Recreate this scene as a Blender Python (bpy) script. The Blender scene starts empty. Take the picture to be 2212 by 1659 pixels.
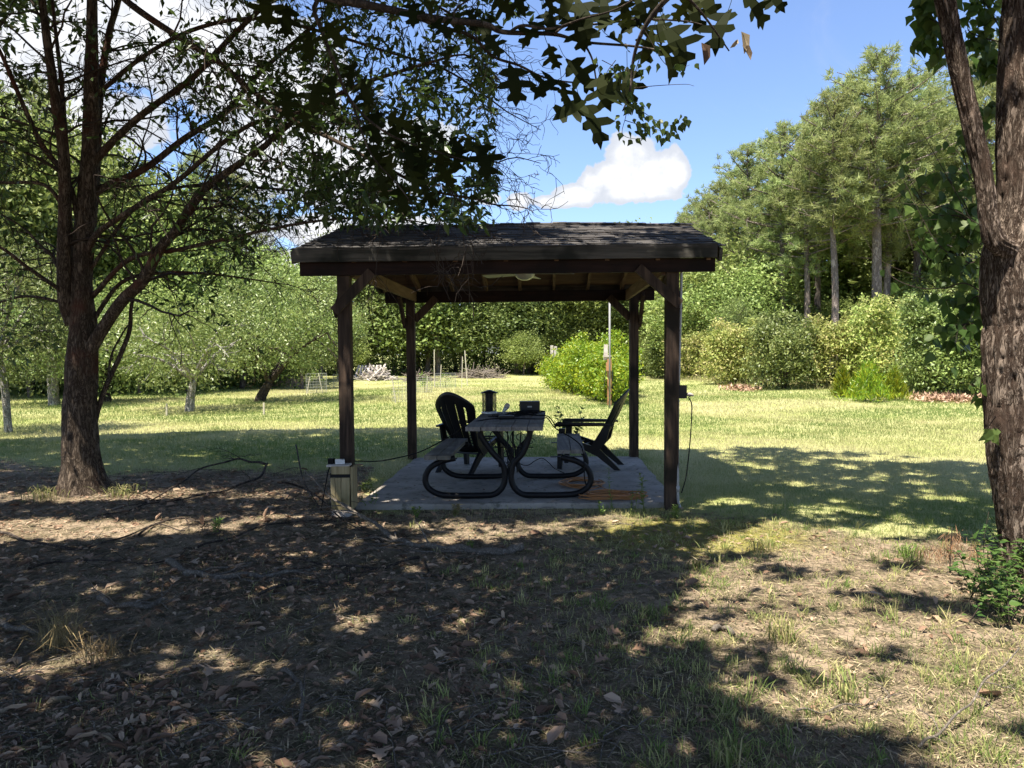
import bpy, math
import numpy as np
from mathutils import Vector, Matrix
C = bpy.context.scene
COL = C.collection
PI = math.pi
R = math.radians
# ------------------------------------------------------------------ camera
CAM_H = 1.50
cd = bpy.data.cameras.new('camera'); cam = bpy.data.objects.new('camera', cd); COL.objects.link(cam)
cd.sensor_width = 36; cd.lens = 1600/2212*36; cd.clip_end = 2000; cd.clip_start = 0.05
PITCH = math.atan(67.5/1600); ROLL = R(0.4)
cam.rotation_mode = 'XYZ'
_m = Matrix.Rotation(PI/2 - PITCH, 4, 'X') @ Matrix.Rotation(-ROLL, 4, 'Z')
cam.matrix_world = Matrix.Translation((0, 0, CAM_H)) @ _m
C.camera = cam
# ------------------------------------------------------------------ sun, sky
SA, SB = 0.25, 0.28                       # shadow shift (east, away) per metre of height
sd = bpy.data.lights.new('sun', 'SUN'); sd.energy = 4.6; sd.angle = R(0.53); sd.color = (1, .93, .82)
sun = bpy.data.objects.new('sun', sd); COL.objects.link(sun)
sun.rotation_euler = Vector((-SA, -SB, 1)).to_track_quat('Z', 'Y').to_euler()
W = bpy.data.worlds.new("World"); C.world = W; W.use_nodes = True
C.view_settings.view_transform = 'Standard'; C.view_settings.look = 'None'
C.view_settings.exposure = 1.68; C.view_settings.gamma = 1
C.render.film_transparent = False
C.cycles.max_bounces = 6; C.cycles.diffuse_bounces = 3; C.cycles.transmission_bounces = 3
C.cycles.use_denoising = True

class N:
    """small node-graph helper"""
    def __init__(s, nt): s.nt = nt; s.n = nt.nodes; s.l = nt.links
    def new(s, t, **k):
        n = s.n.new(t)
        for a, b in k.items(): setattr(n, a, b)
        return n
    def put(s, sock, v):
        if isinstance(v, bpy.types.NodeSocket): s.l.new(v, sock)
        else: sock.default_value = v
    def m(s, op, a, b=0.0, c=None, clamp=False):
        n = s.new('ShaderNodeMath', operation=op); n.use_clamp = clamp
        s.put(n.inputs[0], a); s.put(n.inputs[1], b)
        if c is not None: s.put(n.inputs[2], c)
        return n.outputs[0]
    def mix(s, f, a, b):
        n = s.new('ShaderNodeMix', data_type='RGBA'); s.put(n.inputs[0], f)
        s.put(n.inputs[6], a if isinstance(a, bpy.types.NodeSocket) else (*a, 1))
        s.put(n.inputs[7], b if isinstance(b, bpy.types.NodeSocket) else (*b, 1))
        return n.outputs[2]
    def noise(s, vec=None, scale=5, detail=4, rough=.5, dist=0):
        n = s.new('ShaderNodeTexNoise'); n.inputs['Scale'].default_value = scale
        n.inputs['Detail'].default_value = detail; n.inputs['Roughness'].default_value = rough
        n.inputs['Distortion'].default_value = dist
        if vec is not None: s.l.new(vec, n.inputs['Vector'])
        return n.outputs[0]
    def ramp(s, f, stops):
        n = s.new('ShaderNodeValToRGB'); e = n.color_ramp.elements
        while len(e) < len(stops): e.new(.5)
        for i, (p, c) in enumerate(stops):
            e[i].position = p; e[i].color = (*c, 1) if len(c) == 3 else c
        s.put(n.inputs[0], f); return n.outputs[0]
    def sstep(s, v, a, b):
        n = s.new('ShaderNodeMapRange', interpolation_type='SMOOTHSTEP')
        s.put(n.inputs[0], v); n.inputs[1].default_value = a; n.inputs[2].default_value = b
        return n.outputs[0]

def build_world():
    g = N(W.node_tree); g.n.clear()
    out = g.new('ShaderNodeOutputWorld'); bg = g.new('ShaderNodeBackground')
    sky = g.new('ShaderNodeTexSky', sky_type='NISHITA'); sky.sun_disc = False
    sky.sun_elevation = math.atan(1/math.hypot(SA, SB)); sky.sun_rotation = math.atan2(-SA, -SB)
    sky.dust_density = .6; sky.ozone_density = 1.6; sky.air_density = 1.0; sky.altitude = 100
    tc = g.new('ShaderNodeTexCoord'); sp = g.new('ShaderNodeSeparateXYZ'); g.l.new(tc.outputs['Generated'], sp.inputs[0])
    x, y, z = sp.outputs
    # cumulus clouds: puffs on a cloud layer, bearing and rise of each direction
    az = g.m('ARCTAN2', x, y); el = g.m('ARCSINE', z)
    cv = g.new('ShaderNodeCombineXYZ'); g.l.new(az, cv.inputs[0]); g.l.new(el, cv.inputs[1])
    n1 = g.noise(cv.outputs[0], 26, 8, .58, .3); n2 = g.noise(cv.outputs[0], 7, 5, .55); n3 = g.noise(cv.outputs[0], 70, 4, .6)
    def puff(px, py, rx, ry):
        a0 = math.atan((px-1106)/1600); e0 = math.atan((762-py)/1600*math.cos(a0))
        dx = g.m('DIVIDE', g.m('SUBTRACT', az, a0), rx/1600); dy = g.m('DIVIDE', g.m('SUBTRACT', el, e0), ry/1600)
        return g.m('SUBTRACT', 1, g.m('SQRT', g.m('ADD', g.m('MULTIPLY', dx, dx), g.m('MULTIPLY', dy, dy))))
    f = None
    for p in [(1362,350,66,56),(1405,385,76,58),(1440,378,58,50),(1330,392,66,50),(1370,418,110,30),(1255,425,70,28),(1200,440,62,17),(1285,405,42,32),(1460,385,36,40),
              (1122,437,34,22),(1060,432,36,14),(640,330,200,110),(760,380,180,80),(900,300,110,40),(300,60,420,110),(560,180,230,90),(150,260,200,100),
              (60,60,200,120),(620,560,120,26),(880,482,110,18),(700,500,120,40),(420,500,200,60)]:
        q = puff(*p); f = q if f is None else g.m('MAXIMUM', f, q)
    fld = g.m('ADD', g.m('MINIMUM', f, .6), g.m('MULTIPLY', g.m('SUBTRACT', n1, .5), 1.25))
    left = g.sstep(az, -.05, -.5)
    fl2 = g.m('ADD', g.m('MULTIPLY', g.m('SUBTRACT', n2, .56), 2.2), g.m('MULTIPLY', g.m('SUBTRACT', n1, .5), .6))
    back = g.m('MULTIPLY', g.m('SUBTRACT', fl2, .1), left)
    mask = g.m('MAXIMUM', g.sstep(fld, .05, .17), g.m('MULTIPLY', g.sstep(back, 0, .3), .7))
    wisp = g.m('MULTIPLY', g.sstep(g.noise(cv.outputs[0], 5, 7, .62, 1.0), .5, .8), .22)
    mask = g.m('MAXIMUM', mask, wisp)
    shade = g.sstep(g.m('ADD', g.m('MULTIPLY', fld, .9), g.m('MULTIPLY', g.m('SUBTRACT', n3, .5), .35)), .15, .75)
    ccol = g.mix(shade, (2.9, 3.08, 3.45), (4.5, 4.52, 4.6))
    hz = g.mix(g.sstep(z, .0, .55), (.80, .86, 1.02), (.84, .86, .98))
    mul = g.new('ShaderNodeMix', data_type='RGBA', blend_type='MULTIPLY'); mul.inputs[0].default_value = 1
    g.l.new(sky.outputs[0], mul.inputs[6]); g.l.new(hz, mul.inputs[7])
    col = g.mix(mask, mul.outputs[2], ccol)
    g.l.new(col, bg.inputs[0]); bg.inputs[1].default_value = 0.082
    g.l.new(bg.outputs[0], out.inputs[0])
build_world()

# ------------------------------------------------------------------ helpers
rng = np.random.default_rng(7)
def npn(v): v = np.asarray(v, float); return v/np.maximum(np.linalg.norm(v, axis=-1, keepdims=True), 1e-9)
_MW = cam.matrix_world.copy()
def at(px, py, Y):
    """world point at depth Y seen at picture point (px, py), 2212 x 1659 measure"""
    d = _MW.to_3x3() @ Vector((px-1106, 829.5-py, -1600)); t = Y/d.y
    return np.array([d.x*t, Y, CAM_H + d.z*t])
_perm = np.random.default_rng(3).random((256, 256))
def vnoise(x, y):
    x = np.asarray(x, float); y = np.asarray(y, float)
    xi = np.floor(x).astype(int); yi = np.floor(y).astype(int); fx = x-xi; fy = y-yi
    fx = fx*fx*(3-2*fx); fy = fy*fy*(3-2*fy)
    g = lambda a, b: _perm[a % 256, b % 256]
    return (g(xi, yi)*(1-fx)+g(xi+1, yi)*fx)*(1-fy)+(g(xi, yi+1)*(1-fx)+g(xi+1, yi+1)*fx)*fy
def fbm(x, y, o=4):
    s = 0; a = .5
    for i in range(o): s = s+a*vnoise(x*2**i+17*i, y*2**i+31*i); a *= .5
    return s/(1-.5**o)
def gh(x, y):
    x = np.asarray(x, float); y = np.asarray(y, float)
    far = np.clip((np.hypot(x, y)-11)/30, 0, 1)
    near = np.clip((y-6)/4, 0, 1)*.05
    pad = np.exp(-((x/2.6)**4+((y-8.5)/2.6)**4))
    return near + (fbm(x*.12, y*.12)-.5)*.5*far + (fbm(x*.9+5, y*.9)-.5)*.05*(1-pad) + (fbm(x*3+50, y*3)-.5)*.03*(1-far)*(1-pad)
def onground(px, py):
    """point of the ground seen at picture point"""
    d = np.array(_MW.to_3x3() @ Vector((px-1106, 829.5-py, -1600))); t = -CAM_H/d[2]
    for _ in range(8): t = -(CAM_H-float(gh(d[0]*t, d[1]*t)))/d[2]
    return np.array([d[0]*t, d[1]*t, float(gh(d[0]*t, d[1]*t))])

class MB:
    def __init__(s): s.V = []; s.F = {}; s.n = 0; s.rn = {}
    def add(s, V, F, rnd=None):
        V = np.asarray(V, float).reshape(-1, 3); F = np.asarray(F, int)
        k = F.shape[1]; s.F.setdefault(k, []).append(F+s.n); s.V.append(V); s.n += len(V)
        s.rn.setdefault(k, []).append(np.full(len(F), .5) if rnd is None else np.broadcast_to(rnd, (len(F),)))
        return s
    def build(s, name, mat, parent=None, smooth=False, loc=None):
        V = np.concatenate(s.V); me = bpy.data.meshes.new(name)
        if loc is not None: V = V-np.asarray(loc)
        ks = sorted(s.F); Fs = [np.concatenate(s.F[k]) for k in ks]; rn = np.concatenate([np.concatenate(s.rn[k]) for k in ks])
        idx = np.concatenate([f.ravel() for f in Fs]); tot = np.concatenate([np.full(len(f), f.shape[1]) for f in Fs])
        st = np.concatenate([[0], np.cumsum(tot)[:-1]])
        me.vertices.add(len(V)); me.vertices.foreach_set('co', V.ravel())
        me.loops.add(len(idx)); me.loops.foreach_set('vertex_index', idx.astype(np.int32))
        me.polygons.add(len(tot)); me.polygons.foreach_set('loop_start', st.astype(np.int32))
        me.polygons.foreach_set('use_smooth', np.full(len(tot), smooth))
        me.update(calc_edges=True)
        a = me.attributes.new('rnd', 'FLOAT', 'FACE'); a.data.foreach_set('value', rn.astype(np.float32))
        if mat: me.materials.append(mat)
        o = bpy.data.objects.new(name, me); COL.objects.link(o)
        if parent: o.parent = parent
        if loc is not None: o.location = loc
        return o
    # shapes
    def box(s, c, size, rz=0, ax=None):
        sx, sy, sz = np.asarray(size)/2
        v = np.array([[x, y, z] for z in (-sz, sz) for y in (-sy, sy) for x in (-sx, sx)])
        if rz: cz, sn = math.cos(rz), math.sin(rz); v = v@np.array([[cz, sn, 0], [-sn, cz, 0], [0, 0, 1]])
        if ax is not None: v = v@np.asarray(ax)
        return s.add(v+np.asarray(c), [[0,2,3,1],[4,5,7,6],[0,1,5,4],[2,6,7,3],[0,4,6,2],[1,3,7,5]])
    def bar(s, a, b, w, h, up=(0, 0, 1)):
        a = np.asarray(a, float); b = np.asarray(b, float); d = b-a; L = np.linalg.norm(d); y = d/L
        x = npn(np.cross(y, up)); z = np.cross(x, y)
        return s.box((a+b)/2, (w, L, h), ax=[x, y, z])
    def tube(s, pts, rad, k=8, bumps=0, seed=0, caps=True):
        pts = np.asarray(pts, float); n = len(pts); rad = np.broadcast_to(np.asarray(rad, float), (n,))
        t = npn(np.gradient(pts, axis=0)); u = np.zeros_like(t)
        ref = np.array([0, 0, 1.]) if abs(t[0][2]) < .9 else np.array([1., 0, 0])
        u[0] = npn(np.cross(t[0], ref))
        for i in range(1, n): q = u[i-1]-t[i]*np.dot(u[i-1], t[i]); u[i] = npn(q)
        w = np.cross(t, u); a = np.arange(k)*2*PI/k
        rr = rad[:, None]*np.ones((1, k))
        if bumps:
            L = np.concatenate([[0], np.cumsum(np.linalg.norm(np.diff(pts, axis=0), axis=1))])
            A = np.cos(a)[None]*6+L[:, None]*2.5; B = np.sin(a)[None]*6+L[:, None]*.7+seed
            rr = rr*(1+bumps*(fbm(A+seed, B)-.5)*2)
        V = pts[:, None]+rr[..., None]*(np.cos(a)[None, :, None]*u[:, None]+np.sin(a)[None, :, None]*w[:, None])
        i = np.arange(n-1)[:, None]*k; j = np.arange(k)[None]; j2 = (j+1) % k
        F = np.stack([i+j, i+j2, i+k+j2, i+k+j], -1).reshape(-1, 4)
        s.add(V.reshape(-1, 3), F)
        if caps:
            base = s.n-n*k
            s.F.setdefault(k, []).append(np.array([np.arange(k)[::-1]+base])); s.rn.setdefault(k, []).append(np.array([.5]))
            s.F[k].append(np.array([np.arange(k)+base+(n-1)*k])); s.rn[k].append(np.array([.5]))
        return s
    def lathe(s, prof, c=(0, 0, 0), k=20):
        prof = np.asarray(prof, float); a = np.arange(k)*2*PI/k
        V = np.stack([prof[:, 0:1]*np.cos(a), prof[:, 0:1]*np.sin(a), np.repeat(prof[:, 1:2], k, 1)], -1).reshape(-1, 3)+np.asarray(c)
        i = np.arange(len(prof)-1)[:, None]*k; j = np.arange(k)[None]; j2 = (j+1) % k
        return s.add(V, np.stack([i+j, i+j2, i+k+j2, i+k+j], -1).reshape(-1, 4))

def smoothline(P, n=6):
    P = np.asarray(P, float); Q = np.vstack([2*P[0]-P[1], P, 2*P[-1]-P[-2]]); out = []
    for i in range(len(P)-1):
        p0, p1, p2, p3 = Q[i:i+4]
        for t in np.arange(n)/n:
            out.append(.5*((2*p1)+(p2-p0)*t+(2*p0-5*p1+4*p2-p3)*t*t+(3*p1-p0-3*p2+p3)*t**3))
    out.append(P[-1]); return np.array(out)

def tag(o, label=None, cat=None, group=None, kind=None):
    if label: o['label'] = label
    if cat: o['category'] = cat
    if group: o['group'] = group
    if kind: o['kind'] = kind
    return o
def empty(name, loc, label, cat, group=None, rz=0):
    o = bpy.data.objects.new(name, None); COL.objects.link(o); o.location = loc; o.rotation_euler = (0, 0, rz)
    o.empty_display_size = .1
    bpy.context.view_layer.update()
    return tag(o, label, cat, group)
def part(mb, name, mat, root, smooth=False, label=None):
    """mesh in world coordinates parented below root (root unrotated)"""
    o = mb.build(name, mat, root, smooth)
    base = np.array(root.location) if root.type == 'EMPTY' else np.array(root.parent.location if root.parent else (0, 0, 0))
    if root.type == 'EMPTY':
        o.location = -base
    if label: o['label'] = label
    return o
def copy_tree(o, parent=None):
    c = o.copy(); COL.objects.link(c); c.parent = parent
    for ch in o.children: copy_tree(ch, c)
    return c

# leaf templates: columns across, along, up ; unit length
def tmpl(pts): return np.array(pts, float)
T_DIA = tmpl([(0,0,0),(.5,.45,.06),(0,1,0),(-.5,.45,.06)])
T_OV = tmpl([(0,0,0),(.26,.10,.04),(.5,.36,.10),(.22,.70,.03),(0,1.12,-.10),(-.22,.70,.03),(-.5,.36,.10),(-.26,.10,.04)])
_oak = [(0.03,0),(.10,.12),(.30,.16),(.52,.30),(.40,.34),(.18,.36),(.20,.44),(.50,.50),(.66,.64),(.48,.66),(.22,.62),(.18,.72),(.34,.84),(.30,.93),(.12,.90),(0,1.04)]
_oak2 = [(-x, y) for x, y in _oak[::-1][1:]]
T_OAK = tmpl([(x, y, abs(x)*.22-(y-.5)**2*.25) for x, y in _oak+_oak2])
T_LIT = tmpl([(0,0,0),(.38,.25,.10),(.42,.7,.14),(0,1,.02),(-.42,.7,.12),(-.38,.25,.16)])
def leaves(mb, P, D, Nn, L, Wd, T, rnd, faces=None, curl=1.0):
    P = np.asarray(P, float); n = len(P)
    if n == 0: return
    D = npn(D); S = npn(np.cross(D, Nn)); U = np.cross(S, D)
    L = np.broadcast_to(L, (n,)); Wd = np.broadcast_to(Wd, (n,))
    V = P[:, None]+T[None, :, 0:1]*S[:, None]*Wd[:, None, None]+T[None, :, 1:2]*D[:, None]*L[:, None, None]+T[None, :, 2:3]*U[:, None]*L[:, None, None]*curl
    k = len(T)
    if faces is None: F = (np.arange(n)[:, None]*k+np.arange(k)[None]); mb.add(V.reshape(-1, 3), F, rnd)
    else:
        faces = np.asarray(faces); F = (np.arange(n)[:, None, None]*k+faces[None]).reshape(-1, faces.shape[1])
        mb.add(V.reshape(-1, 3), F, np.repeat(np.broadcast_to(rnd, (n,)), len(faces)))
FOLD = [[0,1,2,3],[0,3,4,5]]
def rdir(n, g=rng, up=0): v = g.normal(size=(n, 3)); v[:, 2] += up; return npn(v)

# ------------------------------------------------------------------ materials
def mat(name, rough=.8, spec=.3):
    m = bpy.data.materials.new(name); m.use_nodes = True; g = N(m.node_tree)
    b = g.n['Principled BSDF']; b.inputs['Roughness'].default_value = rough; b.inputs['Specular IOR Level'].default_value = spec
    return m, g, b
def bump(g, b, h, strength=.5, dist=.02):
    n = g.new('ShaderNodeBump'); n.inputs['Strength'].default_value = strength; n.inputs['Distance'].default_value = dist
    g.l.new(h, n.inputs['Height']); g.l.new(n.outputs[0], b.inputs['Normal'])
def ocoord(g, sc=(1, 1, 1)):
    t = g.new('ShaderNodeTexCoord'); mp = g.new('ShaderNodeMapping'); mp.inputs['Scale'].default_value = sc
    g.l.new(t.outputs['Object'], mp.inputs[0]); return mp.outputs[0]
def leafmat(name, cols, trans=.35, rough=.55, spec=.25, tint=.25, tc=None):
    m, g, b = mat(name, rough, spec)
    at_ = g.new('ShaderNodeAttribute', attribute_name='rnd'); n = len(cols)
    c = g.ramp(at_.outputs['Fac'], [(i/(n-1), q) for i, q in enumerate(cols)])
    if tint:
        nz = g.noise(ocoord(g), .35, 3)
        c = g.mix(g.m('MULTIPLY', g.sstep(nz, .35, .65), tint), c, tuple(x*.55 for x in cols[0]))
    oi = g.new('ShaderNodeObjectInfo'); hs = g.new('ShaderNodeHueSaturation')
    g.l.new(c, hs.inputs['Color']); g.l.new(g.m('ADD', g.m('MULTIPLY', oi.outputs['Random'], .4), .8), hs.inputs['Value'])
    g.l.new(g.m('ADD', g.m('MULTIPLY', oi.outputs['Random'], .03), .485), hs.inputs['Hue'])
    c = hs.outputs[0]
    g.l.new(c, b.inputs['Base Color'])
    t = g.new('ShaderNodeBsdfTranslucent'); g.l.new(g.mix(1, c, c) if tc is None else g.mix(.6, c, tc), t.inputs[0])
    mx = g.new('ShaderNodeMixShader'); mx.inputs[0].default_value = trans
    g.l.new(b.outputs[0], mx.inputs[1]); g.l.new(t.outputs[0], mx.inputs[2])
    g.l.new(mx.outputs[0], g.n['Material Output'].inputs[0]); return m
def barkmat(name, dark, light, sc=(14, 14, 3), third=None, bs=.9, dist=.02):
    m, g, b = mat(name, .95, .1); v = ocoord(g, sc)
    n1 = g.noise(v, 1.0, 8, .68, .8); n2 = g.noise(v, .55, 5, .6, 1.2); fine = g.noise(v, 3.2, 6, .7, .3)
    crack = g.sstep(g.m('ABSOLUTE', g.m('SUBTRACT', n1, .5)), .0, .085); cr2 = g.sstep(g.m('ABSOLUTE', g.m('SUBTRACT', n2, .5)), .0, .06)
    h = g.m('ADD', g.m('MULTIPLY', g.m('MINIMUM', crack, cr2), .6), g.m('MULTIPLY', fine, .7))
    c = g.mix(g.sstep(h, .25, .95), dark, light)
    if third: c = g.mix(g.sstep(g.noise(ocoord(g), 2.2, 4), .5, .7), c, third)
    g.l.new(c, b.inputs['Base Color']); bump(g, b, h, bs, dist); return m
def woodmat(name, a, c2, sc=(3, 3, 40), rough=.85, stain=None, axis=None):
    m, g, b = mat(name, rough, .2); v = ocoord(g, sc)
    n1 = g.noise(v, 1.0, 6, .6, .4); n2 = g.noise(ocoord(g), 3, 3)
    c = g.mix(g.sstep(n1, .3, .7), a, c2)
    if stain: c = g.mix(g.sstep(n2, .45, .7), c, stain)
    g.l.new(c, b.inputs['Base Color']); bump(g, b, n1, .35, .004); return m
def plain(name, c, rough=.5, metal=0, spec=.4, var=.15):
    m, g, b = mat(name, rough, spec); b.inputs['Metallic'].default_value = metal
    n1 = g.noise(ocoord(g), 12, 4)
    g.l.new(g.mix(g.m('MULTIPLY', g.sstep(n1, .3, .7), var*2), c, tuple(x*.6 for x in c)), b.inputs['Base Color']); return m

M = {}
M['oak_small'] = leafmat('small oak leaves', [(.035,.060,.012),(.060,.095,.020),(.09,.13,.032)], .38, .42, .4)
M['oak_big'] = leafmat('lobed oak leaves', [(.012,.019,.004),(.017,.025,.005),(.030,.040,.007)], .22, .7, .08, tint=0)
M['rhomb'] = leafmat('rhombic leaves', [(.045,.090,.020),(.075,.13,.028),(.12,.17,.04)], .45, .45, .3, tint=0)
M['pine'] = leafmat('pine needles', [(.19,.24,.09),(.28,.33,.12),(.38,.42,.17)], .45, .6, .2, tint=.15)
M['far'] = leafmat('woodland leaves', [(.09,.13,.04),(.16,.21,.06),(.25,.29,.09)], .35, .5, .3)
M['farlight'] = leafmat('pale green leaves', [(.17,.23,.06),(.26,.33,.09),(.36,.41,.13)], .33, .5, .3)
M['orchard'] = leafmat('orchard leaves', [(.13,.19,.05),(.21,.28,.08),(.31,.35,.12)], .30, .4, .4)
M['bush'] = leafmat('yellow green shrub leaves', [(.19,.25,.06),(.31,.37,.09),(.44,.44,.14),(.47,.41,.18)], .35, .5, .3, tint=.2)
M['vine'] = leafmat('bright vine leaves', [(.11,.20,.015),(.21,.31,.02),(.38,.38,.02)], .35, .4, .4, tint=.2)
M['weed'] = leafmat('weed leaves', [(.07,.13,.025),(.14,.21,.04),(.22,.27,.06)], .3, .5, .3, tint=0)
M['grass'] = leafmat('grass blades', [(.15,.21,.055),(.29,.30,.115),(.42,.39,.19),(.52,.46,.27)], .42, .6, .2, tint=.3)
M['tuft'] = leafmat('straw and green grass tufts', [(.12,.17,.04),(.24,.26,.08),(.38,.34,.15),(.44,.35,.19)], .35, .7, .2, tint=.2)
M['dry'] = leafmat('dry grass', [(.17,.13,.06),(.25,.19,.09),(.34,.27,.14)], .2, .8, .1, tint=0)
M['litter'] = leafmat('dead leaves', [(.09,.052,.032),(.20,.125,.078),(.33,.22,.145),(.48,.36,.25),(.15,.13,.075)], .12, .75, .2, tint=0)
M['straw'] = leafmat('needles and clippings', [(.07,.068,.036),(.14,.12,.068),(.26,.20,.125),(.42,.34,.22)], .05, .9, .1, tint=0)
M['deadneedle'] = leafmat('rust needles', [(.22,.12,.06),(.34,.20,.11),(.42,.29,.17)], .2, .8, .1, tint=0)
M['mulch'] = leafmat('bark mulch', [(.16,.09,.06),(.30,.18,.13),(.42,.28,.20)], .0, .9, .1, tint=0)
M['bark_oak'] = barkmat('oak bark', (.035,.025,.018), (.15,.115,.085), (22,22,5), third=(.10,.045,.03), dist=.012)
M['bark_big'] = barkmat('furrowed bark', (.035,.021,.014), (.30,.235,.185), (24,24,5.5), third=(.12,.08,.06), dist=.02, bs=1)
M['bark_far'] = barkmat('pine bark', (.12,.095,.085), (.30,.25,.22), (5,5,1.5), dist=.03)
M['bark_pale'] = barkmat('pale bark', (.12,.11,.095), (.42,.40,.36), (12,12,6), dist=.01)
M['bark_dark'] = barkmat('dark bark', (.03,.024,.02), (.10,.08,.065), (12,12,5), dist=.01)
M['twig'] = plain('twig bark', (.055,.042,.034), .9, 0, .1)
M['deadwood'] = barkmat('dead branch bark', (.10,.085,.068), (.24,.205,.165), (40,40,30), dist=.004)
M['deadpale'] = plain('bare weathered wood', (.36,.28,.21), .9, 0, .1)
M['post'] = woodmat('treated post wood', (.024,.016,.012), (.085,.056,.038), (30,30,2.0), stain=(.018,.014,.010))
M['beam'] = woodmat('dark stained beam', (.012,.007,.006), (.026,.014,.011), (2,30,30), stain=(.010,.007,.006))
M['fascia'] = woodmat('grey fascia board', (.03,.03,.025), (.11,.10,.085), (1.5,25,25), stain=(.018,.019,.015))
M['rafter'] = woodmat('rafter wood', (.09,.055,.035), (.17,.11,.065), (25,2,25))
M['deck'] = woodmat('roof deck plywood', (.075,.04,.028), (.13,.075,.048), (2,12,12))
M['table'] = woodmat('weathered table boards', (.13,.12,.11), (.24,.225,.20), (30,1.6,30), stain=(.10,.095,.075))
M['boxwood'] = woodmat('pale yellow green box boards', (.24,.19,.10), (.42,.34,.19), (30,30,2), stain=(.18,.15,.07))
M['crate'] = woodmat('weathered grey timber', (.36,.32,.28), (.55,.50,.45), (8,8,8))
M['blackpl'] = plain('black plastic', (.007,.007,.008), .38, 0, .3)
M['blackmt'] = plain('black painted steel', (.006,.006,.007), .5, 0, .22)
M['rubber'] = plain('black rubber', (.007,.007,.007), .7, 0, .15)
M['orange'] = plain('orange cord', (.34,.15,.05), .5, 0, .4)
M['white'] = plain('white plastic', (.7,.7,.68), .4)
M['glass'] = plain('frosted glass', (.45,.47,.42), .3, 0, .5)
M['fanblade'] = plain('grey fan blade', (.24,.25,.22), .5)
M['pipe'] = plain('grey conduit', (.34,.34,.34), .5, .2)
M['galv'] = plain('galvanised pole', (.22,.22,.22), .7, .1)
M['wire'] = plain('galvanised wire', (.30,.31,.29), .6, .3)
M['stake'] = plain('pale wooden stake', (.48,.44,.35), .9, 0, .1)
M['rust'] = plain('rust brown post', (.40,.21,.11), .9, 0, .1)
M['tan'] = plain('tan plastic', (.45,.40,.33), .5)

def shingle_mat():
    m, g, b = mat('asphalt shingles', .9, .25)
    a = g.new('ShaderNodeAttribute', attribute_name='rnd')
    c = g.ramp(a.outputs['Fac'], [(0, (.030,.027,.025)), (.5, (.060,.054,.050)), (1, (.11,.10,.092))])
    n = g.noise(ocoord(g), 160, 3); n2 = g.noise(ocoord(g), 1.6, 4)
    c = g.mix(g.m('MULTIPLY', g.sstep(n, .4, .7), .5), c, (.09,.088,.086)); c = g.mix(g.m('MULTIPLY', g.sstep(n2, .5, .7), .5), c, (.06,.05,.045))
    g.l.new(c, b.inputs['Base Color']); bump(g, b, n, .4, .003); return m
M['shingle'] = shingle_mat()
def concrete_mat():
    m, g, b = mat('weathered concrete', .9, .2)
    n = g.noise(ocoord(g), 2.2, 6, .6); f = g.noise(ocoord(g), 38, 5, .7); s = g.noise(ocoord(g), 9, 5, .7)
    c = g.mix(g.sstep(n, .3, .7), (.22,.195,.165), (.34,.31,.265)); c = g.mix(g.sstep(s, .52, .68), c, (.13,.125,.10))
    c = g.mix(g.sstep(f, .62, .7), c, (.10,.095,.08))
    g.l.new(c, b.inputs['Base Color']); bump(g, b, f, .5, .006); return m
M['concrete'] = concrete_mat()
def ground_mat():
    m, g, b = mat('ground', .97, .05); v = ocoord(g)
    at_ = g.new('ShaderNodeAttribute', attribute_name='dirt'); dirt = at_.outputs['Fac']
    n1 = g.noise(v, .5, 6, .6); n2 = g.noise(v, 7, 6, .7); n3 = g.noise(v, 45, 5, .7); n4 = g.noise(v, 2.0, 5, .6)
    lawn = g.mix(g.sstep(n1, .3, .7), (.25,.28,.085), (.38,.37,.17))
    lawn = g.mix(g.m('MULTIPLY', g.sstep(n2, .42, .65), .6), lawn, (.42,.39,.19))
    lawn = g.mix(g.m('MULTIPLY', g.sstep(n3, .45, .7), .55), lawn, (.14,.19,.045))
    soil = g.mix(g.sstep(n4, .35, .65), (.165,.125,.085), (.33,.255,.18))
    soil = g.mix(g.sstep(n2, .45, .62), soil, (.095,.080,.050)); soil = g.mix(g.m('MULTIPLY', g.sstep(n3, .55, .7), .7), soil, (.40,.32,.23))
    dm = g.sstep(g.m('ADD', dirt, g.m('MULTIPLY', g.m('SUBTRACT', n2, .5), .8)), .35, .65)
    c = g.mix(dm, lawn, soil); g.l.new(c, b.inputs['Base Color'])
    xx = g.new('ShaderNodeSeparateXYZ'); g.l.new(v, xx.inputs[0])
    md = g.m('SQRT', g.m('ADD', g.m('POWER', g.m('DIVIDE', g.m('SUBTRACT', xx.outputs[0], 1.5), 1.1), 2), g.m('POWER', g.m('DIVIDE', g.m('SUBTRACT', xx.outputs[1], 6.0), .75), 2)))
    mm = g.m('MULTIPLY', g.sstep(g.m('ADD', md, g.m('MULTIPLY', n2, 1.6)), 1.9, 1.3), .75)
    fin = g.mix(mm, c, (.23,.22,.04)); g.l.new(fin, b.inputs['Base Color'])
    bump(g, b, g.m('ADD', n3, g.m('MULTIPLY', n2, 1.5)), .8, .03); return m
M['ground'] = ground_mat()
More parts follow.
